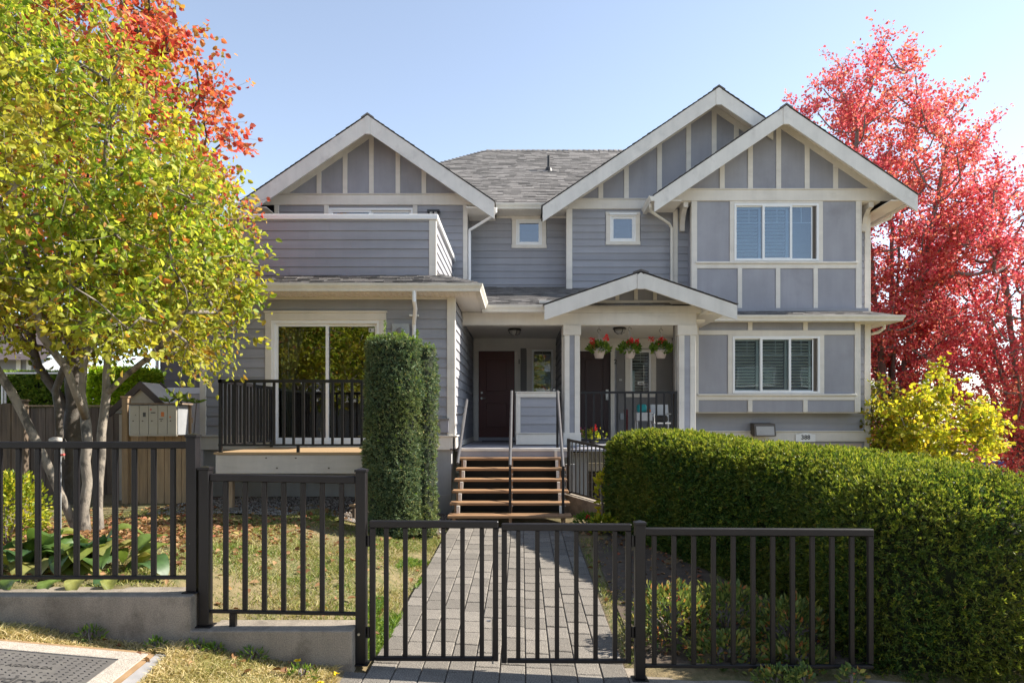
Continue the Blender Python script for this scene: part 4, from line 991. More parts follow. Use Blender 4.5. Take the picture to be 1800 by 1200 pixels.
gz_ = gz_+np.where(near, .012*np.sin(gx_*3.1+gy_*1.7)+.008*np.sin(gx_*7.3-gy_*5.1), 0)
pathm = (gx_ > -1.22) & (gx_ < .92) & (gy_ > 4) & (gy_ < 11); gz_ = gz_-np.where(pathm, .05, 0)
nx, ny = len(xs), len(ys); I = np.arange(nx*ny).reshape(ny, nx)
F = np.stack([I[:-1,:-1],I[:-1,1:],I[1:,1:],I[1:,:-1]], -1).reshape(-1,4)
gr = np_mesh('ground', np.stack([gx_,gy_,gz_],-1).reshape(-1,3), F, 'ground', smooth=True, kind='structure')
# unseen street behind the viewer; pavement widened, both paled to bounce light onto facade
def strip(name, mat, y0, y1, dz):
    xx = np.linspace(-60, 60, 121); V = np.array([(x,y,float(h_front(x))+dz) for y in (y0,y1) for x in xx]); n = len(xx)
    Fq = np.array([(i,i+1,n+i+1,n+i) for i in range(n-1)]); return np_mesh(name, V, Fq, mat, kind='structure')
strip('road', 'asphalt', -12, -1.25, .010); strip('bounce_pavement', 'sidewalk', -1.2, 3.4, .012)
# path of pavers, each one laid by itself
PW, PL = .193, .29; x0p = -1.13
m = MB(); n_ = 24
for i in range(n_+1):
    y = 4.3+i*(10.85-4.3)/n_
    for x in (x0p-.01, x0p+PW*10+.01): m.v.append((x, y, float(h_path(x,y))-.018))
for i in range(n_): m.f.append((2*i,2*i+1,2*i+3,2*i+2))
path = m.build('path', 'soil', None, kind='structure')
pme = [MB().cbox(-PW/2+.003,PW/2-.003,-PL/2+.003,PL/2-.003,-.06,0,c=.006).mesh('paver','paver') for _ in range(2)]
cnt = 0
for c in range(-1, 11):
    y = 4.30+(.145 if c % 2 else 0)+.06*math.sin(c*2.3)
    while y < 10.6:
        if (c in (-1,10) and y > 4.9): break
        x = x0p+PW*(c+.5); 
        o = place(pme[c % 2], 'paver', (x, y+PL/2, float(h_path(x,y+PL/2))+random.uniform(-.003,.003)), path,
                  (math.atan(.027)+random.uniform(-.006,.006), math.atan(.05*(1-min(max((y-5)/5.9,0),1)))+random.uniform(-.006,.006), random.uniform(-.004,.004)))
        y += PL; cnt += 1

# ---------------- retaining wall and kerb
rw = MB().prism([(-4.8,-.3),(-1.235,-.3),(-1.235,.372),(-2.415,.372),(-2.415,.625),(-4.8,.625)], 4.975, 5.265).build('retaining_wall', 'concrete')
tag(rw, 'low stepped concrete retaining wall under the left fence', 'wall')
bv = rw.modifiers.new('bevel', 'BEVEL'); bv.width = .008; bv.segments = 2; bv.limit_method = 'ANGLE'
kb = MB().add([(.80,4.72,-.4),(3.0,4.72,-.4),(3.0,5.32,-.4),(.80,5.32,-.4),(.80,4.72,-.022),(3.0,4.72,-.055),(3.0,5.32,-.055),(.80,5.32,-.022)],
     [(3,2,1,0),(4,5,6,7),(0,1,5,4),(1,2,6,5),(2,3,7,6),(3,0,4,7)]).build('concrete_kerb', 'concrete'); tag(kb, 'flush concrete strip under the right fence section', 'kerb')

# ---------------- fence and gates (charcoal metal)
YF = 5.1; PXM = 235.3
fx = lambda px: (px-917)/PXM
fz_ = lambda py: EYE+(740-py)/PXM
def post(parent, x, z0, z1, w=.076, mat='fence_metal'):
    p = part('post', mat, parent, x-w/2, x+w/2, YF-w/2, YF+w/2, z0+.012, z1, c=.004)
    m = MB(); e = w/2+.006
    m.add([(x-e,YF-e,z1),(x+e,YF-e,z1),(x+e,YF+e,z1),(x-e,YF+e,z1),(x-e,YF-e,z1+.018),(x+e,YF-e,z1+.018),(x+e,YF+e,z1+.018),(x-e,YF+e,z1+.018),(x,YF,z1+.032)],
          [(3,2,1,0),(0,1,5,4),(1,2,6,5),(2,3,7,6),(3,0,4,7),(4,5,8),(5,6,8),(6,7,8),(7,4,8)]); m.build('post_cap', mat, p)
    part('base_plate', mat, p, x-w*.78, x+w*.78, YF-w*.78, YF+w*.78, z0, z0+.010, c=.002)
    return p
BAL = {}
def panel_fence(name, label, x0, x1, zt, zb, bal, posts, feet=(), stile=False, group='charcoal metal fence sections', tw=.05, cat='fence', slope=0):
    t = empty(name, ((x0+x1)/2, YF, min([p[1] for p in posts]+[zb[0]-.05])), label, cat, group)
    def bar(nm, a, b_, y0, y1, z0, z1, c):
        m = MB().cbox(a, b_, y0, y1, z0, z1, c=c)
        m.v = [(v[0], v[1], v[2]-slope*(v[0]-x0)) for v in m.v]; return m.build(nm, 'fence_metal', t)
    bar('top_rail', x0, x1, YF-tw/2, YF+tw/2, zt[0], zt[1], .006)
    bar('bottom_rail', x0+(.043 if stile else 0), x1-(.043 if stile else 0), YF-.02, YF+.02, zb[0], zb[1], .004)
    if stile:
        for xa in (x0+.001, x1-.041): bar('stile', xa, xa+.04, YF-.02, YF+.02, zb[0], zt[0]-.001, .004)
    key = round(zt[0]-zb[1], 3)
    if key not in BAL: BAL[key] = MB().cbox(-.0165,.0165,-.0165,.0165,0,key-.002,c=.003).mesh('baluster','fence_metal')
    for b_ in bal: place(BAL[key], 'baluster', (b_, YF, zb[1]+.001-slope*(b_-x0)), t)
    for p in posts: post(t, *p)
    for f in feet: part('foot', 'fence_metal', t, f[0]-.022, f[0]+.022, YF-.02, YF+.02, f[1], zb[0]-slope*(f[0]-x0)-.001)
    return t
A1 = panel_fence('metal_fence', 'highest charcoal fence section, on the upper step of the concrete wall', -4.35, fx(331), (fz_(788),fz_(775.5)), (fz_(1017),fz_(1011)),
     [fx(33+33.9*i) for i in range(-2,9)], [(fx(339.5), .625, fz_(768)), (-4.39, .625, fz_(768))])
for (sx_, sz_) in ((fx(199),.9),(fx(203),1.0),(fx(33),.98)): pass
A2 = panel_fence('metal_fence', 'short charcoal fence section on the lower wall step, left of the gate', fx(371), fx(626), (fz_(845),fz_(832)), (fz_(1076),fz_(1070.5)),
     [fx(397+33.9*i) for i in range(7)], [(fx(361.5), .372, fz_(825)), (fx(635.5), .09, fz_(829))], [(fx(410), .372)], slope=.018)
A3 = panel_fence('metal_fence', 'charcoal fence section right of the gate, running into the yew hedge', fx(1133), fx(1534), (fz_(940),fz_(927)), (fz_(1172),fz_(1166)),
     [fx(1150+34.7*i) for i in range(11)], [(fx(1124.5), -.027, fz_(921))], [(fx(1408), -.04)], slope=.004)
part('end_stile', 'fence_metal', A3, fx(1525), fx(1534), YF-.02, YF+.02, fz_(1165), fz_(941), c=.004)
G1 = panel_fence('metal_gate', 'left leaf of the charcoal metal double gate', fx(650), fx(876), (fz_(926.6),fz_(914)), (fz_(1159.5),fz_(1152.5)),
     [fx(p) for p in (679,712.6,746,779.5,813,847)], [], stile=True, group='leaves of the double gate', cat='gate', slope=.004)
G2 = panel_fence('metal_gate', 'right leaf of the charcoal metal double gate', fx(881.5), fx(1109.6), (fz_(931.5),fz_(919)), (fz_(1163.5),fz_(1156.5)),
     [fx(p) for p in (911,944.6,979,1013,1046.7,1081)], [], stile=True, group='leaves of the double gate', cat='gate', slope=.004)
for (g, xg, s) in ((G1, fx(647.5), 1), (G2, fx(1112.6), -1)):
    for zc in (fz_(950), fz_(1110)):
        h = MB().tube([(xg,YF-.01,zc-.04),(xg,YF-.01,zc+.04)], .012, 8).build('hinge', 'rail_black', g); part('hinge_leaf', 'rail_black', h, xg-.012, xg+.012, YF+.002, YF+.012, zc-.035, zc+.035)
MB().tube([(fx(866),YF+.03,.08),(fx(866),YF+.03,.42)], .008, 8).build('drop_bolt', 'steel', G1); MB().tube([(fx(862),YF+.03,.40),(fx(855),YF+.03,.40)], .008, 6).build('bolt_handle', 'steel', G1)
MB().tube([(fx(868),YF+.03,fz_(943)),(fx(884),YF+.03,fz_(943))], .008, 6).build('latch', 'steel', G1)
MB().tube([(fx(633),YF-.039,fz_(1111)),(fx(633),YF-.050,fz_(1111))], .010, 8).build('wall_bolt', 'steel', A2)

# ---------------- utility vault in the verge
vt = empty('utility_vault', (-2.61, 4.77, float(h_front(-2.61))+.012), 'utility vault with chequered grey lid in a concrete collar on the verge', 'utility vault', wc=False)
vt.rotation_euler = (0, math.atan(.132), R(6.6))
U, Vd, cw = 1.45, 1.05, .135
ring2 = MB()
for b_ in ((-U,0,-cw,0),(-U,0,-Vd,-Vd+cw),(-cw,0,-Vd+cw,-cw),(-U,-U+cw,-Vd+cw,-cw)): ring2.cbox(b_[0],b_[1],b_[2],b_[3],-.15,.012,c=.004)
ring2.build('collar', 'vault_collar', vt)
lid = MB().cbox(-U+cw+.006,-cw-.006,-Vd+cw+.006,-cw-.006,-.1,.004,c=.003).build('lid', 'vault_lid', vt)
lg = MB(); nu = 0
for i in range(26):
    for j in range(20):
        u, v = -U+cw+.05+i*.045, -Vd+cw+.04+j*.038
        if u > -cw-.04 or v > -cw-.03: continue
        if (-.72 < u < -.33 and -.66 < v < -.54) or (-.72 < u < -.40 and -.42 < v < -.34): continue
        a = .6 if (i+j) % 2 else -.6; c_, s_ = math.cos(a)*.011, math.sin(a)*.011; w = .0035
        q = [(u-c_-s_*.3,v-s_+c_*.3),(u+c_-s_*.3,v+s_+c_*.3),(u+c_+s_*.3,v+s_-c_*.3),(u-c_+s_*.3,v-s_-c_*.3)]
        lg.add([(x,y,.0045) for x,y in q]+[(u+(x-u)*.6,v+(y-v)*.6,.009) for x,y in q], [(4,5,6,7),(0,1,5,4),(1,2,6,5),(2,3,7,6),(3,0,4,7)])
lg.build('tread_lugs', 'vault_mark', lid, kind='stuff')
me = text_mesh('hydro', .13, .002, font_bold=.002); me.materials.append(MATS['vault_mark']); place(me, 'lettering', (-.555,-.60,.0065), lid)
me = text_mesh('AIDING.CA', .055, .002); me.materials.append(MATS['vault_mark']); place(me, 'lettering', (-.56,-.38,.0065), lid)
lm = MB()
for k in range(4): lm.box(-.37+k*.022,-.358+k*.022,-.63,-.57,.0045,.008)
lm.box(-.375,-.285,-.605,-.595,.0082,.0095).build('emblem', 'vault_mark', lid)
part('form_board', 'lumber', vt, -U-.04, .005, .003, .035, -.12, .010); part('form_board', 'lumber', vt, .004, .040, -Vd-.1, .0, -.12, .010); part('form_board', 'lumber_white', vt, .045, .12, -Vd-.1, .03, -.12, .004)

# ================================================================== plants
def tri_scatter(V, F, n, rng=RNG):
    V = np.asarray(V); T = np.concatenate([F[:,[0,1,2]],F[:,[0,2,3]]]) if F.shape[1] == 4 else F
    a, b_, c = V[T[:,0]],V[T[:,1]],V[T[:,2]]; N = np.cross(b_-a,c-a); A = np.linalg.norm(N,axis=1)
    k = rng.choice(len(T), n, p=A/A.sum()); r1 = np.sqrt(rng.random((n,1))); r2 = rng.random((n,1))
    return a[k]*(1-r1)+b_[k]*r1*(1-r2)+c[k]*r1*r2, N[k]/np.maximum(A[k,None],1e-9)
def unit(v): return v/np.maximum(np.linalg.norm(v,axis=-1,keepdims=True),1e-9)
def needles(P, N, k, L, w, spread=.8, rng=RNG, up=.25):
    """k thin triangles round each point, fanning out along N"""
    n = len(P); D = unit(N[:,None,:]+spread*rng.normal(size=(n,k,3))+np.array([0,0,up])); 
    S_ = unit(np.cross(D, rng.normal(size=(n,k,3)))); l = (np.asarray(L)[:,None,None] if np.ndim(L) else L)*(.6+.8*rng.random((n,k,1)))
    ww = (np.asarray(w)[:,None,None] if np.ndim(w) else w)
    B = P[:,None,:]+np.zeros((n,k,3))
    V = np.stack([B, B+D*l*.55+S_*ww*.55, B+D*l, B+D*l*.55-S_*ww*.55],2).reshape(-1,3)
    i = np.arange(n*k)*4
    F = np.concatenate([np.stack([i,i+1,i+2],1),np.stack([i,i+2,i+3],1)]); return V, F
def leaves(P, D, size, aspect=.6, fold=.25, rng=RNG, curl=.15, up=None):
    """folded ovate leaf at each point P along D: 6 points, 2 quads"""
    n = len(P); D = unit(D); ref = rng.normal(size=(n,3)) if up is None else up+.5*rng.normal(size=(n,3))
    S_ = unit(np.cross(D, ref)); Nn = np.cross(S_, D); s = (size*(.65+.7*rng.random(n)))[:,None]
    w = s*aspect*.5; b_ = P; t = P+D*s-Nn*s*curl
    l1 = P+D*s*.33+S_*w*.95+Nn*w*fold; l2 = P+D*s*.70+S_*w*.75+Nn*(w*fold-s*curl*.4)
    r1 = P+D*s*.33-S_*w*.95+Nn*w*fold; r2 = P+D*s*.70-S_*w*.75+Nn*(w*fold-s*curl*.4)
    V = np.stack([b_,r1,r2,t,l2,l1],1).reshape(-1,3); i = np.arange(n)*6
    F = np.concatenate([np.stack([i,i+1,i+2,i+3],1),np.stack([i,i+3,i+4,i+5],1)]); return V, F

# ---------------- trees: limbs reach for leaf clumps
def make_tree(name, label, base, stems, clumps, mat_leaf, bark, leaf_size, per_clump, clump_r, r_tip=.006, r_exp=2.3, trunk_r=None, aspect=.65, group=None, cat='tree',
              seed=1, up_bias=.0, wander=.12, singles=0, single_mat=None, fold=.25, sides=7, leafdir=.6, maxr=None, twigs=0):
    rng = np.random.default_rng(seed)
    t = empty(name, base, label, cat, group)
    nodes = []; par = []
    def add(p, q): nodes.append(np.array(p,float)); par.append(q); return len(nodes)-1
    root = add(base, -1)
    for st in stems:
        st = [np.array(p,float) for p in st]; 
        d = [np.linalg.norm(nodes[i]-st[0]) for i in range(len(nodes))]; cur = int(np.argmin(d))
        if d[cur] > .02 and d[cur] < 3: cur = add(st[0], cur)
        for a, b_ in zip(st, st[1:]):
            k = max(1, int(np.linalg.norm(b_-a)/.25))
            for j in range(1, k+1): cur = add(a+(b_-a)*j/k+rng.normal(size=3)*.012, cur)
    C = np.asarray(clumps,float); start = np.array(nodes).mean(0)
    order = np.argsort(np.min(np.linalg.norm(C[:,None,:]-np.array(nodes)[None],axis=2),axis=1))
    ends = []
    for ci in order:
        c = C[ci]; Nn = np.array(nodes); dd = Nn-c; dist = np.linalg.norm(dd,axis=1)
        cost = dist+np.maximum(dd[:,2]+up_bias*dist,0)*.9      # prefer nodes below the clump: limbs rise
        k = int(np.argmin(cost)); a = Nn[k]; L = dist[k]; n = max(1,int(L/.22)); cur = k
        sag = rng.normal(size=3)*wander*L
        for j in range(1,n+1):
            u = j/n; p = a+(c-a)*u+sag*math.sin(math.pi*u)*.5+np.array([0,0,-up_bias*L*.4*math.sin(math.pi*u)]); cur = add(p, cur)
        ends.append(cur)
    Nn = np.array(nodes); par = np.array(par); kids = np.zeros(len(Nn)); w = np.zeros(len(Nn))
    child = [[] for _ in nodes]
    for i,p in enumerate(par):
        if p >= 0: child[p].append(i)
    for i in range(len(Nn)-1,-1,-1):
        if not child[i]: w[i] += r_tip**r_exp
        if par[i] >= 0: w[par[i]] += w[i]
    rad = w**(1/r_exp)
    if trunk_r: rad = rad*(trunk_r/rad[0]) if rad[0] > trunk_r or True else rad
    rad = np.maximum(rad, r_tip*.6)
    if maxr: rad = np.minimum(rad, maxr)
    # chains -> tubes
    m = MB(); seen = set()
    def chain(i, start):
        pts = [Nn[start]] if start >= 0 else []; rr = [min(rad[start], rad[i]*1.25)] if start >= 0 else []
        while True:
            pts.append(Nn[i]); rr.append(rad[i]); ch = child[i]
            if not ch: break
            big = max(ch, key=lambda c: w[c])
            for c in ch:
                if c != big: stack.append((c, i))
            i = big
        if len(pts) > 1: m.tube(pts, rr, sides if rr[0] > .02 else 4, cap=False)
    stack = [(root,-1)]
    while stack: chain(*stack.pop())
    m.build('trunk', bark, t, True)
    # leaves along short twigs
    E = Nn[ends]; K = len(E); ntw = 5; mid = E.mean(0)
    TD = unit(rng.normal(size=(K,ntw,3))+.55*unit(E-mid)[:,None,:]+np.array([0,0,.25+up_bias])); TL = clump_r*(.7+.9*rng.random((K,ntw,1)))
    tw = MB()
    for k in range(K):
        for j in range(ntw):
            a_ = E[k]; e_ = a_+TD[k,j]*TL[k,j]; tw.tube([a_, (a_+e_)/2+rng.normal(size=3)*.015, e_], [r_tip*.7, r_tip*.55, r_tip*.3], 3, cap=False)
    tw.build('twigs', bark, t, kind='stuff')
    npt = max(1, per_clump//ntw); u = .12+.95*rng.random((K,ntw,npt,1))
    P = (E[:,None,None,:]+TD[:,:,None,:]*TL[:,:,None,:]*u+rng.normal(size=(K,ntw,npt,3))*clump_r*.13).reshape(-1,3)
    D = (np.repeat(TD[:,:,None,:],npt,2)*leafdir+rng.normal(size=(K,ntw,npt,3))*.6+np.array([0,0,-.3])).reshape(-1,3)
    if singles:
        near = np.argsort(P[:,1]+rng.random(len(P))*1.2)[:singles]
        keep = np.ones(len(P),bool); keep[near] = False
        vs = []
        for k in range(5):
            V,F = leaves(np.zeros((1,3)),np.array([[0,1.,0]]),np.array([leaf_size]),aspect,fold,np.random.default_rng(k+3),up=np.array([[0,0,1.]]))
            me = bpy.data.meshes.new('leaf'); me.from_pydata(V.tolist(),[],F.tolist()); me.materials.append(MATS[single_mat]); vs.append(me)
        for k in near:
            place(vs[k % 5],'leaf',P[k],t,(rng.uniform(-1.2,.6),rng.uniform(-.9,.9),rng.uniform(0,6.3)))
        P, D = P[keep], D[keep]
    V,F = leaves(P,D,leaf_size,aspect,fold,rng)
    np_mesh('crown',V,F,mat_leaf,t,kind=None)
    return t
def ellip(n, c, r, rng, shell=.35, zmin=None, zmax=None, keep=None):
    out = []
    while len(out) < n:
        v = rng.normal(size=3); v /= np.linalg.norm(v); p = np.array(c)+v*np.array(r)*(shell+(1-shell)*rng.random()**.5)
        if zmin is not None and p[2] < zmin: continue
        if zmax is not None and p[2] > zmax: continue
        if keep and not keep(p): continue
        out.append(p)
    return np.array(out)
def obj_leafmat(name, stops, trans=.45):
    m, n, o = new_mat(name); oi = nd(n,'ShaderNodeObjectInfo'); c = ramp(n, oi.outputs['Random'], stops)
    co = coords(n); c = mixc(n, 1.0, c, remap(n, noise(n, co, 22, 4), .7, 1.25), 'MULTIPLY')
    b = nd(n,'ShaderNodeBsdfPrincipled'); n.links.new(c,b.inputs['Base Color']); b.inputs['Roughness'].default_value = .45
    t = nd(n,'ShaderNodeBsdfTranslucent'); n.links.new(mixc(n,1.0,c,(1.3,1.25,.8),'MULTIPLY'),t.inputs[0])
    mx = nd(n,'ShaderNodeMixShader'); mx.inputs[0].default_value = trans; n.links.new(b.outputs[0],mx.inputs[1]); n.links.new(t.outputs[0],mx.inputs[2]); n.links.new(mx.outputs[0],o.inputs[0]); MATS[name] = m
obj_leafmat('leaf_yellow_one', [(0,(.07,.11,.01)),(.35,(.17,.20,.016)),(.65,(.27,.27,.022)),(.85,(.36,.29,.03)),(1,(.31,.11,.02))], .5)
obj_leafmat('hosta_one', [(0,(.035,.085,.035)),(.4,(.09,.16,.035)),(.75,(.19,.23,.05)),(1,(.29,.27,.09))], .38)

# yellow tree in the front yard
rng = np.random.default_rng(21); YT = 8.2
q = lambda px,py,Y=YT: (X(px,Y),Y,Z(py,Y))
b0 = (X(148,YT),YT,float(ground_z(X(148,YT),YT))-.05)
j1 = q(150,735)
stems = [[b0,q(152,850),q(150,735),q(147,690,8.25),q(150,600,8.3),(X(165,8.3),8.3,Z(470,8.3)),(X(182,8.4),8.4,Z(330,8.4)),(X(195,8.4),8.4,Z(170,8.4))],
         [(b0[0]-.10,b0[1]+.05,b0[2]),q(118,905,8.15),q(88,830,8.0),q(42,730,7.9),q(0,650,7.8),q(-60,560,7.7),q(-130,430,7.7)],
         [j1,q(137,690,8.0),q(118,648,7.9),q(75,590,7.8),q(52,500,7.6),q(30,380,7.5)],
         [(b0[0]+.14,b0[1]+.1,b0[2]),q(172,850,8.4),q(180,760,8.5),q(187,690,8.5),q(215,665,8.4),q(262,625,8.2),q(305,585,8.0),q(345,520,7.9)],
         [q(187,690,8.5),q(190,620,8.6),q(197,520,8.7),q(235,380,8.8),q(270,240,8.8)],
         [q(150,640,8.28),q(172,590,8.6),q(215,560,8.9)]]
prof_z = [2.3,2.55,2.9,3.3,3.7,4.3,4.8,5.45,6.15,6.8,7.2]; prof_r = [.5,1.65,2.2,2.3,2.33,2.25,2.05,1.6,1.1,.65,.2]
def keep_y(p):
    r = np.interp(p[2],prof_z,prof_r); return math.hypot((p[0]+5.65)/1.0,(p[1]-8.1)/.82) < r and p[2] > (2.95 if p[0] < -4.5 else 2.65)
cl = ellip(430,(-5.65,8.1,4.7),(2.75,2.35,3.0),rng,.25,2.45,None,keep_y)
make_tree('yellow_leaved_tree','multi-stemmed tree with yellow-green leaves behind the left fence',b0,stems,cl,'leaf_yellow','bark_pale',.076,90,.40,trunk_r=.085,
          seed=5,singles=290,single_mat='leaf_yellow_one',wander=.18,r_tip=.005,aspect=.62)
# orange-red maple behind it
rng = np.random.default_rng(31); YM = 11.2; bm = (X(127,YM),YM,.45)
stems = [[bm,(bm[0]+.02,YM,2.0),(bm[0]+.05,YM,3.2),(bm[0]-.02,YM,5.0),(bm[0]+.1,YM,7.0)],[(bm[0]+.02,YM,2.0),(bm[0]-.5,YM-.1,2.8),(bm[0]-.9,YM,4.2)],[(bm[0]+.05,YM,3.0),(bm[0]+.8,YM+.2,4.4),(bm[0]+1.3,YM+.2,6.0)]]
def keep_m(p):
    return p[0] < np.interp(p[2],[3.2,4.5,6,7.3,8.6,9.8],[-5.4,-5.1,-4.98,-5.15,-5.75,-6.6])
cl = np.concatenate([ellip(330,(-7.3,11.3,6.6),(2.7,2.2,3.4),rng,.3,3.2,None,keep_m)])
make_tree('maple_tree','tall maple with orange-red leaves rising behind the yellow-leaved tree',bm,stems,cl,'leaf_orange','bark_dark',.095,70,.42,trunk_r=.15,seed=6,aspect=.8,wander=.15)
rng = np.random.default_rng(33); YN = 10.9; bn = (X(112,YN),YN-.1,.45)
cl = ellip(90,(-6.9,10.8,3.55),(2.3,1.1,.5),rng,.2)
make_tree('young_maple_tree','small spreading maple with green and red leaves before the wooden fence',bn,[[bn,(bn[0]-.05,YN,1.5),(bn[0]-.1,YN,2.4),(bn[0]+.1,YN,3.0)]],cl,'leaf_mixed','bark_dark',.075,50,.36,trunk_r=.055,seed=7,aspect=.7)
# red maples beyond the right end of the house
def red_maple(label, base, h, spread, n, seed, cx, keep, per=46, leaf=.15):
    rng = np.random.default_rng(seed)
    stems = []
    for k in range(9):
        a = 2*math.pi*k/9+.3; r = spread*(.25+.45*rng.random()); z = h*(.58+.22*rng.random())
        stems.append([(base[0],base[1],base[2]+1.2),(base[0]+.25*r*math.cos(a),base[1]+.25*r*math.sin(a),base[2]+h*.3),(base[0]+.7*r*math.cos(a),base[1]+.7*r*math.sin(a),base[2]+h*.6),(base[0]+r*math.cos(a),base[1]+r*math.sin(a),base[2]+z)])
    stems = [[base,(base[0],base[1],base[2]+1.2)]]+stems
    cl = ellip(n,cx[0],cx[1],rng,.25,base[2]+1.2,None,keep)
    return make_tree('red_maple_tree',label,base,stems,cl,'leaf_red','bark_grey',leaf,per,.58,trunk_r=.22,seed=seed+1,aspect=.8,up_bias=.35,wander=.10,group='red maples by the right end of the house',maxr=.2)
def keep_r1(p):
    if p[0] < 8.0 and p[1] < 24.5: return False
    return True
red_maple('tall crimson maple rising behind the right gable of the house',(11.6,21.5,-.4),13.4,3.6,560,41,((11.0,21.5,7.2),(3.6,3.0,6.4)),keep_r1,per=125,leaf=.085)
red_maple('broad red maple at the right edge, right of the tall crimson maple',(15.2,20.5,-.9),9.6,4.0,430,45,((14.8,20.3,5.0),(3.9,3.0,5.2)),lambda p: p[2] < 10.6-.55*(p[0]-12.5),per=125,leaf=.085)
# lime-yellow maple in front of them
rng = np.random.default_rng(51); bl = (9.35,15.6,-.35)
cl = np.concatenate([ellip(95,(9.45,15.6,1.75),(1.25,1.0,1.25),rng,.2)])
make_tree('lime_yellow_maple','small lime-yellow maple between the house corner and the red maples',bl,[[bl,(9.3,15.6,.5),(9.35,15.6,1.4)],[(9.3,15.6,.5),(8.9,15.5,1.3)],[(9.3,15.6,.5),(9.9,15.6,1.2)]],cl,'leaf_lime','bark_grey',.10,70,.34,trunk_r=.06,seed=8,aspect=.75)
rng = np.random.default_rng(53); bl = (8.45,16.6,-.3)
cl = ellip(70,(8.5,16.7,1.7),(.75,.8,1.5),rng,.2)
make_tree('green_shrub','yellow-green shrub squeezed against the right corner of the house',bl,[[bl,(8.45,16.6,1.2)]],cl,'leaf_mixed','bark_dark',.09,40,.32,trunk_r=.04,seed=9,cat='shrub')
# trees on the far side of the street (they show in the window glass)
def street_tree(label, x, y, seed, mat='leaf_mixed'):
    rng = np.random.default_rng(seed); b_ = (x,y,float(h_front(x))); cl = ellip(150,(x,y,5.4),(3.2,2.6,3.0),rng,.3)
    make_tree('street_tree',label,b_,[[b_,(x,y,2.2),(x+.2,y,4.5),(x,y,6.5)],[(x,y,2.2),(x-1.2,y,4.2)],[(x,y,2.2),(x+1.2,y+.4,4.4)]],cl,mat,'bark_dark',.22,30,.6,trunk_r=.17,seed=seed,group='trees across the street')
street_tree('yellow-green street tree mirrored in the sliding door glass, left one',-11.6,-13.5,61); street_tree('yellow-green street tree mirrored in the sliding door glass, right one',-7.0,-14.5,62); street_tree('street tree across the road opposite the front gate',-1.5,-15,63)

# houses across the street (they show in the window glass)
def street_house(label, x0, x1, y, h, mat, wins):
    t = empty('street_house', ((x0+x1)/2,y,float(h_front((x0+x1)/2))), label, 'house', 'houses across the street'); z0 = float(h_front((x0+x1)/2))-1
    w = part('wall', mat, t, x0, x1, y-8, y, z0, h); xm = (x0+x1)/2
    MB().prism([(x0-.5,h),(x1+.5,h),(xm,h+2.6)], y-8.4, y+.5).build('roof', 'shingle_edge', t)
    for (a,b_,c,d) in wins:
        f_ = ring(MB(), a, b_, c, d, .09, y+.005, y+.07).build('window', 'vinyl', t); part('pane', 'glass', f_, a+.09, b_-.09, y+.02, y+.03, c+.09, d-.09)
    for k in range(2): part('balcony_rail', 'vinyl', t, x0+1, x1-1, y+.9, y+.98, z0+4.4+k*.5, z0+4.5+k*.5)
    part('balcony_floor', 'trim', t, x0+1, x1-1, y+.01, y+1.0, z0+3.6, z0+3.8)
street_house('white house across the street opposite the porch', -5, 6, -24, 7.0, 'shop_white', [(-3.5,-1.8,4.6,6.2),(1,3,4.6,6.2),(-3,-1,1.2,2.8)])
street_house('taupe house across the street opposite the right bay', 10, 27, -22, 7.6, 'neighbour', [(12,14,4.6,6.2),(17,20,4.6,6.2),(22,24,4.6,6.2)])
street_house('taupe house across the street opposite the left bay', -30, -8, -26, 7.4, 'neighbour', [(-20,-17,4.6,6.2),(-13,-11,4.6,6.2)])
# ================================================================== clipped yews and hedge
def hull_grid(fn, ns, nf):
    V = np.array([fn(i/(ns-1), j/(nf-1)) for i in range(ns) for j in range(nf)]); I = np.arange(ns*nf).reshape(ns,nf)
    return V, np.stack([I[:-1,:-1],I[:-1,1:],I[1:,1:],I[1:,:-1]],-1).reshape(-1,4)
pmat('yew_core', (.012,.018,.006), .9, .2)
def lump(p, amp, s=1.0): return amp*(np.sin(p[...,0]*3.1*s+p[...,2]*2.3*s)+np.sin(p[...,1]*2.7*s-p[...,2]*4.1*s+1.3)+.6*np.sin(p[...,0]*7.1*s-p[...,1]*5.3*s+p[...,2]*6.2*s))/2.6
def foliage(t, V, F, n, k, L, w, mat, core='yew_core', amp=.03, s=1.0, spread=.8, near=None, flip=False, up=.25, inner=.04, rng=RNG, tips=None):
    a,b_,c = V[F[:,0]],V[F[:,1]],V[F[:,2]]
    P, N = tri_scatter(V, F, n, rng)
    if flip: N = -N
    P = P+N*lump(P,amp,s)[:,None]+N*(rng.random((len(P),1))-.75)*inner
    if near is not None: LL = L*np.clip(P[:,1]/near,.9,2.0); ww = w*np.clip(P[:,1]/near,.9,2.2)
    else: LL, ww = L, w
    NV, NF = needles(P, N, k, LL, ww, spread, rng, up)
    np_mesh('foliage', NV, NF, mat, t)
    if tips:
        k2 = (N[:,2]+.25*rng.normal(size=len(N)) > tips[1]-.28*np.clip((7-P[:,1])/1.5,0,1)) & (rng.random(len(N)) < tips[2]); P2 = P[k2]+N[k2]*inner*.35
        NV, NF = needles(P2, N[k2], k, (LL[k2] if np.ndim(LL) else LL)*.8, (ww[k2] if np.ndim(ww) else ww)*1.05, spread*.8, rng, up+.3); np_mesh('sunlit_growth', NV, NF, tips[0], t)  # young needle tips; their paler green also stands in for sunlight on upward faces
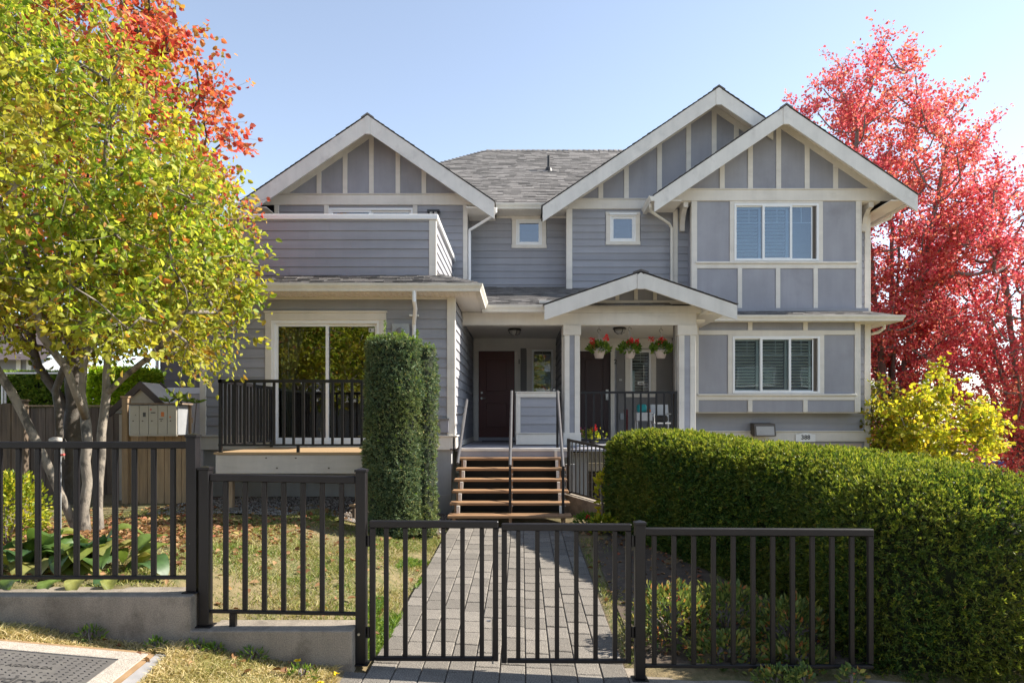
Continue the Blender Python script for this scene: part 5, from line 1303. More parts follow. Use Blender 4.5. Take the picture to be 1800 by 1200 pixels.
# the long hedge: comes from the porch corner, swings round to the fence
HC = np.array([(1.88,10.75),(2.22,9.75),(2.62,8.7),(3.02,7.7),(3.32,6.9),(3.45,6.2),(3.42,5.5)])
HT = np.array([1.67,1.665,1.60,1.535,1.495,1.465,1.44]); HW = np.array([.56,.56,.58,.62,.70,.78,.82])
def hedge_pt(s, f):
    e = abs(2*s-1); sc = 1.0; ext = 0
    if e > .86: q = (e-.86)/.14; sc = max((1-q**3.2),0)**(1/2.6); 
    t = s*(len(HC)-1); i = min(int(t), len(HC)-2); u = t-i
    def cr(A):
        p0,p1,p2,p3 = A[max(i-1,0)],A[i],A[i+1],A[min(i+2,len(A)-1)]
        return .5*((2*p1)+(-p0+p2)*u+(2*p0-5*p1+4*p2-p3)*u*u+(-p0+3*p1-3*p2+p3)*u**3)
    c = cr(HC); top = cr(HT); w = cr(HW); d = cr(HC) ; 
    i2 = min(i, len(HC)-2); tg = HC[i2+1]-HC[i2]; 
    if u > .5 and i2+2 < len(HC): tg = tg*(1.5-u)+(HC[i2+2]-HC[i2+1])*(u-.5)
    elif u < .5 and i2 > 0: tg = tg*(.5+u)+(HC[i2]-HC[i2-1])*(.5-u)
    tg = tg/np.linalg.norm(tg); nrm = np.array([-tg[1],tg[0]])
    zb = float(h_path(c[0],c[1]))-.05; q = (e-.86)/.14 if e > .86 else 0
    tp = top-(.30 if s > .5 else .12)*q**2.5; ww = w*sc; rx, rz = min(.42,.75*w)*sc, .34
    if f < .3: x, z = -ww, zb+(tp-rz-zb)*f/.3
    elif f > .7: x, z = ww, zb+(tp-rz-zb)*(1-f)/.3
    else:
        g = (f-.3)/.4
        if g < .35: t_ = g/.35*math.pi/2; x, z = -ww+rx*(1-math.cos(t_)), tp-rz+rz*math.sin(t_)
        elif g > .65: t_ = (1-g)/.35*math.pi/2; x, z = ww-rx*(1-math.cos(t_)), tp-rz+rz*math.sin(t_)
        else: x, z = (-ww+rx)+(2*ww-2*rx)*(g-.35)/.3, tp
    if e > .86: c = c+tg*math.copysign(.55*w*((e-.86)/.14), s-.5)
    return (c[0]+nrm[0]*x, c[1]+nrm[1]*x, z)
hg = empty('yew_hedge', (2.9,8.4,.1), 'long clipped yew hedge curving from the porch to the right fence', 'hedge')
V,F = hull_grid(hedge_pt, 110, 61)
def vnormals(V,F):
    N = np.zeros_like(V); fn = np.cross(V[F[:,2]]-V[F[:,0]],V[F[:,3]]-V[F[:,1]])
    for k in range(4): np.add.at(N,F[:,k],fn)
    return unit(N)
a,b_,c_ = V[F[:,0]],V[F[:,1]],V[F[:,2]]; nn = np.cross(b_-a,c_-a); flip = float(np.sum(nn*((a+c_)/2-np.array([2.9,8.2,.5])))) < 0
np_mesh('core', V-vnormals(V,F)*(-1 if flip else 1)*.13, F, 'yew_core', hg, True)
foliage(hg, V, F, 50000, 8, .040, .0095, 'leaf_yew', amp=.035, near=6.0, flip=flip, spread=.8, inner=.15, tips=('leaf_yewtip_sunlit', .50, .6))
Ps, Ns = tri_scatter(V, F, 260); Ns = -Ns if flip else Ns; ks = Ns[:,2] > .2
NV, NF = needles(Ps[ks], Ns[ks], 5, .085, .012, .35, RNG, 1.2); np_mesh('stray_shoots', NV, NF, 'leaf_yewtip_sunlit', hg)
# columnar yews left of the stair
def column_fn(cx, cy, r, z0, z1, tw=.5):
    def fn(s, f):
        a = 2*math.pi*f; rr = r*(1-.04*math.cos(3*a))
        z = z0+(z1-z0)*min(s/.86,1); q = max((s-.86)/.14,0)
        sc = (1-q**2.6)**(1/2.4) if q < 1 else 1e-3
        taper = .90+.10*min(s/.25,1)
        z = z-(.10*(1-sc)) if False else z+(q*.0)
        zz = z if q == 0 else z1+0.10*(1-(1-sc)**1.5*1)*0+.02*q
        return (cx+rr*taper*sc*math.cos(a), cy+rr*taper*sc*math.sin(a), zz-(1-sc)*0)
    return fn
def yew_column(label, cx, cy, r, top, n, shoots):
    z0 = float(ground_z(cx,cy))-.02
    t = empty('columnar_yew', (cx,cy,z0), label, 'shrub', 'clipped columnar yews by the stair')
    V,F = hull_grid(column_fn(cx,cy,r,z0+.02,top), 40, 33)
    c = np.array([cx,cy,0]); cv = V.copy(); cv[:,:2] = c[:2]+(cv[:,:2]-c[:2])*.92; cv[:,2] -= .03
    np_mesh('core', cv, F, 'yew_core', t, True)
    nn = np.cross(V[F[:,1]]-V[F[:,0]],V[F[:,2]]-V[F[:,0]]); mid = V[F].mean(1); fl = float(np.sum(nn*(mid-np.array([cx,cy,(z0+top)/2])))) < 0
    foliage(t, V, F, n, 9, .040, .0095, 'leaf_yewgrey', amp=.035, s=1.6, flip=fl, inner=.10, tips=('leaf_cedar', .55, .5))
    for (dx,dy,h) in shoots:
        P = np.array([(cx+dx,cy+dy,top+.01+h*i/14) for i in range(15)]); NV,NF = needles(P,np.tile([0,0,1.],(15,1)),9,.035,.008,1.2); np_mesh('shoot',NV,NF,'leaf_cedar',t)
    MB().tube([(cx,cy,z0),(cx,cy,z0+.6)], .06, 8).build('trunk', 'bark_dark', t)
YK = 9.55
yew_column('broad round-clipped columnar yew standing left of the stair', X(694,YK), YK, .375, Z(597,YK)-.05, 13500, [(-.12,-.1,.28),(.02,-.1,.12),(.12,-.05,.16),(.32,-.05,.15),(-.3,-.1,.10)])
yew_column('slim columnar yew half hidden behind the broad one', X(738,9.75), 9.75, .235, Z(606,9.7)-.04, 4600, [])

# ---------------- broad-leaved shrubs
def bush(name, label, c, r, n, size, mat, group=None, seed=1, cat='shrub', aspect=.55, flat=.0, stems=5, updir=.6):
    rng = np.random.default_rng(seed); z0 = float(ground_z(c[0],c[1]))
    t = empty(name, (c[0],c[1],z0), label, cat, group)
    v = unit(rng.normal(size=(n,3))); v[:,2] = np.where(v[:,2] < -.55, -v[:,2], v[:,2])
    rad = (.55+.45*rng.random((n,1))**.6)*(1+lump(v*2.0,.16,1.3)[:,None])
    P = np.array(c)+v*np.array(r)*rad; P = P[P[:,2] > z0-.01]; v = (P-np.array(c))/np.array(r)
    Vv,Ff = leaves(P, unit(v)+np.array([0,0,updir])+.6*rng.normal(size=P.shape), size, aspect, .25, rng); np_mesh('foliage',Vv,Ff,mat,t)
    m = MB()
    for k in range(stems):
        a = 2*math.pi*k/stems+rng.random(); e = np.array(c)+np.array(r)*.75*np.array([math.cos(a)*.7,math.sin(a)*.7,.4])
        m.tube([(c[0],c[1],z0-.03),tuple((np.array([c[0],c[1],z0])+e)/2+np.array([0,0,.05])),tuple(e)],[.014,.010,.004],5)
    m.build('stems','bark_grey',t,True)
    return t
bush('golden_shrub','rounded golden-leaved shrub behind the left fence',(X(8,6.9),6.9,.95),(.40,.36,.42),2600,.045,'leaf_golden',seed=71,aspect=.6)
AZ = [((1.28,5.85,.16),(.36,.34,.34),'azalea in the sun just right of the right gate post'),((1.80,6.05,.12),(.38,.36,.34),'azalea second from the right gate post, in hedge shade'),((2.25,5.75,.05),(.36,.32,.36),'reddish azalea against the front end of the yew hedge'),((1.62,5.42,.02),(.30,.22,.20),'low azalea close behind the right fence, near its middle'),((2.12,5.32,.0),(.26,.2,.18),'low azalea behind the right fence, nearest the hedge end')]
for i,(c,r,lb_) in enumerate(AZ): bush('azalea_shrub',lb_,c,r,1500 if i < 3 else 800,.05,'leaf_azalea','azaleas behind the right fence',seed=80+i,aspect=.42,stems=9)
for i,(xx,w) in enumerate(((1.86,.16),(2.06,.10),(2.42,.10))):
    bush('azalea_sprig',['bushy azalea sprig hanging over the concrete strip under the right fence','small azalea sprig over the concrete strip by the fence foot','small azalea sprig over the concrete strip next to the hedge'][i],(xx,5.02,.0),(w,.10,.08),[220,90,70][i],.045,'leaf_azalea','azalea sprigs over the concrete strip',seed=90+i,cat='plant',stems=2)
# flowers and weeds by the stair foot
for i,(cx,cy,r,mt,lb_) in enumerate(((.98,10.35,.20,'leaf_green','grassy green plant with a red flower right of the stair foot'),(1.22,10.15,.22,'leaf_golden','yellowish leafy plant right of the stair foot, beside the hedge'),(1.30,10.75,.14,'leaf_lime','pale climbing plant on the slanted railing beside the hedge'))):
    z = float(ground_z(cx,cy)); b_ = bush('garden_plant',lb_,(cx,cy,z+(.12 if i < 2 else .45)),(r,r*.7,.16 if i < 2 else .45),420 if i < 2 else 120,.06 if i < 2 else .09,mt,seed=100+i,cat='plant',aspect=.35 if i == 0 else .55)
    if i == 0:
        for k in range(2):
            P = np.tile([cx+.02+.12*k,cy-.08,z+.24],(14,1)); Vv,Ff = leaves(P,unit(np.random.default_rng(k).normal(size=(14,3))+[0,-.5,.3]),.04,.8); np_mesh('flower',Vv,Ff,'petal_red',b_)
tp = MB().lathe([(.05,0),(.06,.07),(.062,.09),(.05,.09)],(.80,10.45,float(ground_z(.80,10.45))),14).build('small_pot','teal'); tag(tp,'small teal pot on the ground right of the stair foot','pot')

# ---------------- hosta
ho = empty('hosta_plant',(-4.05,5.62,.62),'large-leaved hosta spilling over the left wall under the fence','plant')
def hosta_leaf(L, w, bend, fold, seed):
    rng = np.random.default_rng(seed); ns, nw = 9, 7; V = []
    for i in range(ns):
        t = i/(ns-1); ww = w*(math.sin(math.pi*min(t*.92+.10,1))**.75)*(1-.25*t)
        y = L*t*math.cos(bend*t*.6); z = L*(.35*t-bend*.55*t*t)
        for j in range(nw):
            u = 2*j/(nw-1)-1; V.append((ww*u*.5, y, z+fold*abs(u)*ww*.4+.010*math.cos(u*10)*(1-t)*.6+.012*math.sin(9*t+3*u)*abs(u)))
    I = np.arange(ns*nw).reshape(ns,nw); F = np.stack([I[:-1,:-1],I[:-1,1:],I[1:,1:],I[1:,:-1]],-1).reshape(-1,4)
    me = bpy.data.meshes.new('hosta_leaf'); me.from_pydata(V,[],F.tolist()); me.materials.append(MATS['hosta_one']); me.polygons.foreach_set('use_smooth',[True]*len(me.polygons)); return me
hl = [hosta_leaf(.30,.21,.9,.5,1),hosta_leaf(.34,.24,1.2,.35,2),hosta_leaf(.26,.18,.7,.6,3),hosta_leaf(.30,.24,1.5,.2,4)]
rr = random.Random(5)
for (cx,cy,cz,n) in ((-4.15,5.80,.66,22),(-3.62,5.75,.66,18),(-3.3,5.62,.60,8)):
    for k in range(n):
        a = rr.uniform(0,6.28); rdist = rr.uniform(.02,.14); s = rr.uniform(.95,1.45)
        o = place(rr.choice(hl),'leaf',(cx+rdist*math.sin(-a)*1.5,cy+rdist*math.cos(a),cz+rr.uniform(.0,.22)),ho,(rr.uniform(-.15,.75),rr.uniform(-.3,.3),a)); o.scale = (s,s,s)
for (cx,cy,cz,a) in ((-3.62,5.33,.66,3.0),(-3.42,5.30,.68,3.3),(-3.2,5.31,.67,3.6),(-3.88,5.28,.70,2.8)):
    o = place(rr.choice(hl),'leaf',(cx,cy,cz),ho,(-.35,0,a)); o.scale = (.75,.75,.75)
for k in range(16):
    a = rr.uniform(0,6.28); x,y = -3.85+rr.uniform(-.4,.5),5.7; MB().tube([(x,y,.52),(x+.06*math.cos(a),y+.06*math.sin(a),.68)],.006,5).build('stalk','leaf_green',ho)

# ---------------- lawn, verge, litter, gravel
def noisy(x,y,s=1.0): return np.sin(x*2.3*s+1.1)*np.sin(y*1.9*s+.4)+.5*np.sin(x*5.1*s-y*4.3*s)
def blades(name, label, n, xr, yr, hmin, hmax, mat, seed, ok, w=.004, cat='grass'):
    rng = np.random.default_rng(seed); x = rng.uniform(*xr,n); y = rng.uniform(*yr,n); k = ok(x,y); x,y = x[k],y[k]
    z = ground_z(x,y)+.012*np.sin(x*3.1+y*1.7)+.008*np.sin(x*7.3-y*5.1); n = len(x); P = np.stack([x,y,z-.004],1)
    a = rng.uniform(0,6.28,n); l = rng.uniform(hmin,hmax,n)*np.clip(1+.55*noisy(x,y,2.2),.45,1.9); D = np.stack([np.cos(a)*rng.uniform(.2,1.1,n),np.sin(a)*rng.uniform(.2,1.1,n),np.ones(n)],1); D = unit(D); S_ = unit(np.cross(D,rng.normal(size=(n,3))))*w
    M_ = P+D*l[:,None]*.6; T = P+D*l[:,None]+np.stack([np.cos(a),np.sin(a),-.5*np.ones(n)],1)*l[:,None]*.25
    Vv = np.stack([P-S_,P+S_,M_+S_*.8,T,M_-S_*.8],1).reshape(-1,3); i = np.arange(n)*5
    Ff = np.concatenate([np.stack([i,i+1,i+2],1),np.stack([i,i+2,i+4],1),np.stack([i+4,i+2,i+3],1)])
    o = np_mesh(name,Vv,Ff,mat,None,kind='stuff'); return tag(o,label,cat)
def in_vault(x,y):
    c,s = math.cos(R(6.6)),math.sin(R(6.6)); u = (x+2.61)*c+(y-4.77)*s; v = -(x+2.61)*s+(y-4.77)*c; return (u < .13)&(u > -1.5)&(v < .04)&(v > -1.2)
def noisy(x,y,s=1.0): return np.sin(x*2.3*s+1.1)*np.sin(y*1.9*s+.4)+.5*np.sin(x*5.1*s-y*4.3*s)
blades('lawn_grass','patchy mown lawn behind the left fence and beside the path',115000,(-6.6,-1.14),(5.27,10.3),.02,.055,'grass_lawn',201,lambda x,y:(noisy(x,y)+np.random.default_rng(1).normal(size=len(x))*.5 > -.55)&~((x < -3.4)&(np.random.default_rng(2).random(len(x)) < .6))&(np.random.default_rng(3).random(len(x)) < np.clip(11.2-y,.2,1)),w=.0035)
blades('verge_grass','dry straw-coloured grass on the verge before the concrete wall',62000,(-4.6,-1.12),(3.9,4.98),.02,.07,'grass_dry',202,lambda x,y:~in_vault(x,y)&(x < -1.30-.25*(y-4.75)),w=.003)
blades('bed_grass','sparse dark grass between the path and the hedge',9000,(.83,2.2),(5.4,9.8),.02,.05,'grass_lawn',203,lambda x,y:(x < .95+.35*np.random.default_rng(4).random(len(x))))
blades('path_edge_grass','tufts of green grass along the left path edge',9000,(-1.42,-1.10),(5.2,8.4),.03,.09,'leaf_green',204,lambda x,y: noisy(x*3,y) > .1,w=.004)
def litter(name,label,n,seed,fn,size,mat,cat='leaves'):
    rng = np.random.default_rng(seed); x,y = fn(rng,n); z = ground_z(x,y)+.012*np.sin(x*3.1+y*1.7)+.008*np.sin(x*7.3-y*5.1)+.02+.012*rng.random(len(x)); P = np.stack([x,y,z],1); a = rng.uniform(0,6.28,len(x))
    D = np.stack([np.cos(a),np.sin(a),.25*rng.normal(size=len(x))],1); Vv,Ff = leaves(P,D,size,.7,.4,rng,curl=.2,up=np.tile([0,0,1.],(len(x),1))); o = np_mesh(name,Vv,Ff,mat,None,kind='stuff'); return tag(o,label,cat)
litter('leaf_litter','fallen brown and tan leaves under the yellow-leaved tree',4600,211,lambda r,n:(np.clip(r.normal(-4.9,1.0,n),-6.6,-1.4),np.clip(r.normal(7.9,1.2,n),5.5,10.6)),.058,'leaf_litter')
litter('scattered_leaves','scattered dry leaves on the open lawn',140,212,lambda r,n:(r.uniform(-3.6,-1.2,n),r.uniform(5.4,10.5,n)),.07,'leaf_litter')
litter('bed_leaves','fallen leaves on the soil between path and hedge',350,213,lambda r,n:(r.uniform(.86,2.2,n),r.uniform(5.5,10.3,n)),.06,'leaf_litter')
litter('verge_leaves','few dry leaves on the verge',28,214,lambda r,n:(r.uniform(-4.2,-1.4,n),r.uniform(4.6,4.95,n)),.06,'leaf_litter')
# soil bed right of the path, gravel by the house
def patch(name,mat,pts,dz,label=None):
    P = np.array(pts); c = P.mean(0); V = []; F = []; nr = 7
    for k in range(nr+1):
        for p in P: q_ = c+(p-c)*k/nr; V.append((q_[0],q_[1],float(ground_z(q_[0],q_[1]))+dz))
    n = len(P)
    for k in range(nr):
        for j in range(n): F.append((k*n+j,k*n+(j+1)%n,(k+1)*n+(j+1)%n,(k+1)*n+j))
    return np_mesh(name,V,np.array(F),mat,kind='structure')
def dense(poly, st=.35):
    out = []
    for a,b_ in zip(poly,poly[1:]+poly[:1]):
        k = max(1,int(math.dist(a,b_)/st)); out += [(a[0]+(b_[0]-a[0])*j/k,a[1]+(b_[1]-a[1])*j/k) for j in range(k)]
    return out
patch('planting_bed','soil',dense([(.93,5.34),(3.6,5.34),(4.2,8.5),(3.2,11.2),(1.1,11.0),(.95,8)]),.016)
patch('gravel_strip','soil',dense([(-5.6,10.15),(-1.2,9.95),(-1.16,12.1),(-5.6,12.1)]),.012)
rng = np.random.default_rng(220); n = 5200; x = rng.uniform(-5.5,-1.17,n); y = 10.0+2.0*rng.random(n)**1.5+.10*np.sin(x*4); P = np.stack([x,y,ground_z(x,y)+.018],1)
O6 = np.array([(1,0,0),(0,1,0),(-1,0,0),(0,-1,0),(0,0,.7),(0,0,-.5)]); sc = rng.uniform(.010,.024,(n,1,1)); rot = rng.uniform(0,6.28,n); Rm = np.zeros((n,3,3)); Rm[:,0,0] = np.cos(rot); Rm[:,0,1] = -np.sin(rot)*.7; Rm[:,1,0] = np.sin(rot); Rm[:,1,1] = np.cos(rot)*.7; Rm[:,2,2] = 1
Vv = P[:,None,:]+np.einsum('nij,kj->nki',Rm,O6)*sc; f8 = np.array([(0,1,4),(1,2,4),(2,3,4),(3,0,4),(1,0,5),(2,1,5),(3,2,5),(0,3,5)]); Ff = (np.arange(n)[:,None,None]*6+f8).reshape(-1,3)
tag(np_mesh('gravel',Vv.reshape(-1,3),Ff,'gravel',None,kind='stuff'),'grey gravel under the left deck','gravel')
# weeds on the verge
for i,(x,y,s) in enumerate(((-2.35,4.9,.12),(-2.62,4.88,.10),(-3.12,4.93,.12),(-1.95,4.93,.12),(-1.52,4.72,.13),(-2.22,4.94,.09),(-1.28,5.35,.13))):
    lb_ = ['upright green weed by the wall just right of the utility vault corner','rosette weed at the far edge of the utility vault','weed clump under the wall above the utility vault','weed clump under the step of the wall','weed clump on the verge near the lower wall end','little weed against the wall under its step','leafy weed by the path just inside the left gate leaf'][i]
    bush('weed_plant',lb_,(x,y,float(ground_z(x,y))+.03),(s*.8,s*.5,s*.5),70,.04,'leaf_green','weeds along the wall',seed=230+i,cat='weed',aspect=.3,stems=3)
for i,(x,y,zz) in enumerate(((-1.62,4.965,.14),(-1.36,4.62,.08),(-1.30,4.80,.09))):
    z = float(ground_z(x,y))+.05 if i else zz+.03; Vv,Ff = leaves(np.tile([x,y-.02,z],(12,1)),unit(np.random.default_rng(i).normal(size=(12,3))*[1,1,.3]+[0,-.3,.2]),.025,.7); f_ = np_mesh('dandelion_flower',Vv,Ff,'petal_yellow'); tag(f_,['yellow dandelion against the lower concrete wall','yellow dandelion at the bottom edge left of the pavers','yellow dandelion by the right end of the lower wall'][i],'flower','dandelions by the wall')

# ================================================================== porch things
def basket(label, px, top, seed, Yb=14.25):
    x = X(px,Yb); zt = Z(top,Yb); rng = np.random.default_rng(seed)
    t = empty('hanging_basket',(x,Yb,Z(629,Yb)),label,'hanging basket','hanging baskets under the porch beam')
    z0 = Z(629.5,Yb); MB().lathe([(.085,0),(.125,.14),(.135,.145),(.135,.175),(.12,.175),(.115,.15)],(x,Yb,z0),18).build('pot','terracotta_pale',t,True)
    for k in range(3):
        a = k*2.09+.5; MB().tube([(x+.12*math.cos(a),Yb+.12*math.sin(a),z0+.17),(x,Yb,zt-.09)],.003,4).build('wire','steel',t)
    MB().tube([(x,Yb,zt-.10)]+[(x+.035*math.sin(u),Yb,zt-.05+.035*math.cos(u)-.0) for u in np.linspace(-2.6,1.6,10)],.006,6).build('hook','bronze',t)
    MB().tube([(x,Yb,CE-.012),(x,Yb,zt-.02)],.004,4).build('hook_stem','bronze',t)
    n = 380; v = unit(rng.normal(size=(n,3))); P = np.array([x,Yb,z0+.22])+v*np.array([.235,.2,.115])*(.5+.5*rng.random((n,1))); P[:,2] -= .25*np.clip(np.abs(P[:,0]-x)-.12,0,1); Vv,Ff = leaves(P,v+[0,0,.4],.065,.8,.3,rng); np_mesh('foliage',Vv,Ff,'leaf_green',t)
    for k in range(3):
        c = np.array([x+rng.uniform(-.26,.26),Yb-.12+rng.uniform(-.08,.08),z0+.28+rng.uniform(-.02,.14)]); P = c+rng.normal(size=(26,3))*.020; Vv,Ff = leaves(P,P-c+[0,-.02,.01],.038,.9,.3,rng); np_mesh('flower',Vv,Ff,'petal_red',t)
basket('leftmost of three hanging baskets with red geraniums on the porch',1053,577,301); basket('middle hanging basket with red geraniums, beside the porch lamp',1107,574,302); basket('rightmost hanging basket with red geraniums, next to the right column',1162,577,303)
# white chair, table and bits behind the railing
yc = 14.9; xc = X(1150,yc)
ch = empty('plastic_chair',(xc,yc,DK),'white plastic chair behind the porch railing, by the right column','chair')
part('seat','white_plastic',ch,xc-.05,xc+.38,yc-.2,yc+.22,DK+.43,DK+.46,c=.008)
MB().prism([(yc+.18,DK+.46),(yc+.22,DK+.46),(yc+.32,DK+.86),(yc+.28,DK+.86)],xc-.03,xc+.36,'x').build('backrest','white_plastic',ch)
for sx in (xc-.03,xc+.35):
    MB().tube([(sx,yc-.24,DK),(sx,yc-.17,DK+.43)],.016,6).build('leg','white_plastic',ch); MB().tube([(sx,yc+.28,DK),(sx,yc+.2,DK+.44)],.016,6).build('leg','white_plastic',ch); MB().tube([(sx,yc-.16,DK+.46),(sx,yc-.15,DK+.64),(sx,yc+.24,DK+.66)],.014,6).build('armrest','white_plastic',ch)
tb = empty('side_table',(xc-.45,yc+.1,DK),'white side table with crossed wire legs behind the porch railing','table')
part('table_top','white_plastic',tb,xc-.40,xc-.06,yc-.1,yc+.3,DK+.50,DK+.68,c=.008)
for sx in (xc-.37,xc-.09):
    MB().tube([(sx,yc-.08,DK),(sx,yc-.02,DK+.5)],.012,6).build('leg','white_plastic',tb); MB().tube([(sx,yc+.28,DK),(sx,yc+.2,DK+.5)],.012,6).build('leg','white_plastic',tb)
bgp = MB().cbox(xc-.36,xc-.16,yc,yc+.18,DK+.682,DK+.86,c=.03).build('cloth_bag','teal'); tag(bgp,'teal bag lying on the white side table','bag')
rb = MB().cbox(xc-.15,xc-.08,yc-.05,yc+.03,DK+.682,DK+.75,c=.015).build('small_tin','sticker_orange'); tag(rb,'small orange tin on the white side table','tin')
ck = MB().cbox(xc-.02,xc+.30,yc-.05,yc+.14,DK+.462,DK+.62,c=.04).build('seat_cushion','lamp_dark'); tag(ck,'dark cushion on the white plastic chair','cushion')
ub = empty('folded_umbrella',(xc-.55,yc+.35,DK),'dark red folded umbrella leaning behind the side table','umbrella'); MB().tube([(xc-.55,yc+.3,DK),(xc-.55,yc+.45,DK+.75)],[.02,.05],8).build('canopy','dark_red',ub); MB().tube([(xc-.55,yc+.45,DK+.75),(xc-.55,yc+.47,DK+.9)],.012,6).build('handle','lamp_dark',ub)
xf = X(1043,14.2); fp = empty('flower_pot',(xf,14.3,DK),'low flower pot with a red geranium behind the porch railing','plant pot'); MB().lathe([(.07,0),(.10,.13),(.11,.14),(.10,.14)],(xf,14.3,DK),14).build('pot','lamp_dark',fp)
rng = np.random.default_rng(310); P = np.array([xf,14.3,DK+.2])+rng.normal(size=(120,3))*[.09,.07,.06]; Vv,Ff = leaves(P,rng.normal(size=P.shape)+[0,0,.6],.06,.8,.3,rng); np_mesh('foliage',Vv,Ff,'leaf_golden',fp)
P = np.array([xf+.02,14.22,DK+.33])+rng.normal(size=(30,3))*.03; Vv,Ff = leaves(P,rng.normal(size=P.shape),.045,.9,.3,rng); np_mesh('flower',Vv,Ff,'petal_red',fp)
xf = X(1026,14.2); fp2 = empty('flower_pot',(xf,14.3,DK),'small pot with pink flowers next to the left porch column','plant pot'); MB().lathe([(.06,0),(.085,.11),(.09,.12),(.08,.12)],(xf,14.3,DK),14).build('pot','lamp_dark',fp2)
P = np.array([xf,14.25,DK+.2])+rng.normal(size=(60,3))*[.05,.05,.05]; Vv,Ff = leaves(P,rng.normal(size=P.shape)+[0,0,.4],.05,.8,.3,rng); np_mesh('foliage',Vv,Ff,'leaf_green',fp2); P = P[:24]+[0,-.04,.03]; Vv,Ff = leaves(P,rng.normal(size=P.shape),.035,.9,.3,rng); np_mesh('flower',Vv,Ff,'petal_pink',fp2)
# lantern on the half wall, door mat
xl = X(974,13.8); ln = empty('lantern',(xl,13.81,hz1+.024),'small dark lantern on top of the porch half wall','lantern')
part('lantern_base','lamp_dark',ln,xl-.035,xl+.035,13.775,13.845,hz1+.024,hz1+.035); part('lantern_glass','lamp_glass',ln,xl-.026,xl+.026,13.784,13.836,hz1+.036,hz1+.085); MB().lathe([(.045,0),(.03,.02),(.008,.035)],(xl,13.81,hz1+.0855),8).build('lantern_roof','lamp_dark',ln)
for a in (-.026,.026): part('lantern_bar','lamp_dark',ln,xl+a-.003,xl+a+.003,13.779,13.783,hz1+.036,hz1+.085)
mt_ = MB().cbox(X(848,16.6),X(906,16.6),16.35,16.8,DK+.001,DK+.018,c=.004).build('door_mat','lamp_dark'); tag(mt_,'dark door mat in front of the maroon door','door mat')
# house number plate
ns = empty('house_number_sign',(X(1416,16.2),16.22,Z(776,16.2)),'white arched plate with number 388 on the right foundation board','sign')
yn = 16.20; x0n,x1n = X(1399.5,yn),X(1434,yn); z0n,z1n = Z(776,yn),Z(763,yn); pts = [(x0n,z0n),(x1n,z0n),(x1n,z1n)]+[(x1n-(x1n-x0n)*(.12+.76*i/12),z1n+.035*math.sin(math.pi*i/12)) for i in range(13)]+[(x0n,z1n)]
MB().prism(pts,yn+.02,yn+.045).build('plate','white_paint',ns)
me = text_mesh('388',.145,.003,font_bold=.003); me.materials.append(MATS['number_dark']); place(me,'number',((x0n+x1n)/2,yn+.018,(z0n+z1n)/2+.012),ns,(R(90),0,0))
# slanted railing, kerb and lattice beside the stair
sr = empty('slanted_railing',(1.5,11.9,.5),'black railing sloping down beside the stair on a concrete kerb','railing')
railing((.85,12.3),(2.1,11.0),.60,.62,Z(771,12.3),parent=sr,sp=.09,posts=(.0,),zb=(0,-.24),bwid=.018,inset=.08)
part('post','rail_black',sr,.835,.865,12.27,12.31,1.10,1.58)
rk = MB(); 
for (x,y,z) in ((.80,12.34,.60),(2.15,10.94,.33)): rk.v += [(x-.05,y-.13,z-.45),(x+.10,y+.08,z-.45),(x+.10,y+.08,z),(x-.05,y-.13,z)]
rk.f = [(0,1,2,3),(4,7,6,5),(0,4,5,1),(1,5,6,2),(2,6,7,3),(3,7,4,0)]; rk = rk.build('ramp_kerb','concrete'); tag(rk,'sloping concrete kerb under the slanted black railing','kerb')
part('newel_block','foundation',H,.80,.96,12.36,12.55,.1,1.12)
part('under_deck_board','fascia_wood',H,C1[1]+.06,RX0,YBm-.06,YBm-.02,DK-.52,DK-.36)
lt = empty('lattice_panel',(2.2,13.8,.3),'dark lattice panel closing the space under the porch','lattice')
for i in range(17): part('lattice_bar','grey_wood',lt,1.25+i*.115,1.27+i*.115,13.80,13.812,.25,.885)
for k in range(4): part('lattice_rail','grey_wood',lt,1.2,3.2,13.785,13.799,.34+k*.16,.36+k*.16)
part('crawl_space_shade','lamp_dark',H,1.15,3.35,14.05,14.1,.1,.89)  # black sheet in place of the shade under the porch deck
# mesh skirt under the bay corner
mg = empty('wire_mesh_skirt',(-1.4,11.9,.2),'grey wire mesh skirt at the foot of the bay beside the stair','mesh panel')
for i in range(14): part('wire','mesh_grey',mg,-1.56+i*.025,-1.556+i*.025,11.80,11.804,.2,.62)
for k in range(17): part('wire','mesh_grey',mg,-1.57,-1.22,11.797,11.8,.21+k*.025,.214+k*.025)
part('backing','mesh_grey',mg,-1.57,-1.22,11.83,11.85,.2,.62)

# ================================================================== left background
def board_fence(name,label,x0,x1,Y,z0,z1,mat,bwid=.14,posts=(),rail=None,top=None,dy=0,group=None):
    t = empty(name,((x0+x1)/2,Y,z0),label,'fence',group); x = x0; me = None; k = 0
    while x < x1-.02:
        w = min(bwid,x1-x); part('plank',mat,t,x+.003,x+w-.003,Y+random.uniform(-.004,.004),Y+.02,z0+random.uniform(-.01,.01),z1+random.uniform(-.008,.008),c=.003); x += w
    for z in (z0+.25,z1-.25): part('rail',mat,t,x0,x1,Y+.022,Y+.06,z-.045,z+.045)
    if top: part('cap_rail',top,t,x0-.02,x1+.02,Y-.03,Y+.08,z1+.012,z1+.045,c=.004)
    for p in posts: q_ = part('post',p[1],t,p[0]-.05,p[0]+.05,Y-.05,Y+.05,z0-.1,p[2],c=.006); part('post_cap',p[1],q_,p[0]-.065,p[0]+.065,Y-.065,Y+.065,p[2]+.001,p[2]+.03)
    return t
board_fence('wooden_fence','weathered grey board fence at the left edge, left of the pale trunks',-9.6,X(45,10.4),10.4,.45,Z(709,10.4),'grey_wood',posts=[(X(41,10.4),'grey_wood',Z(705,10.4))],group='wooden board fences')
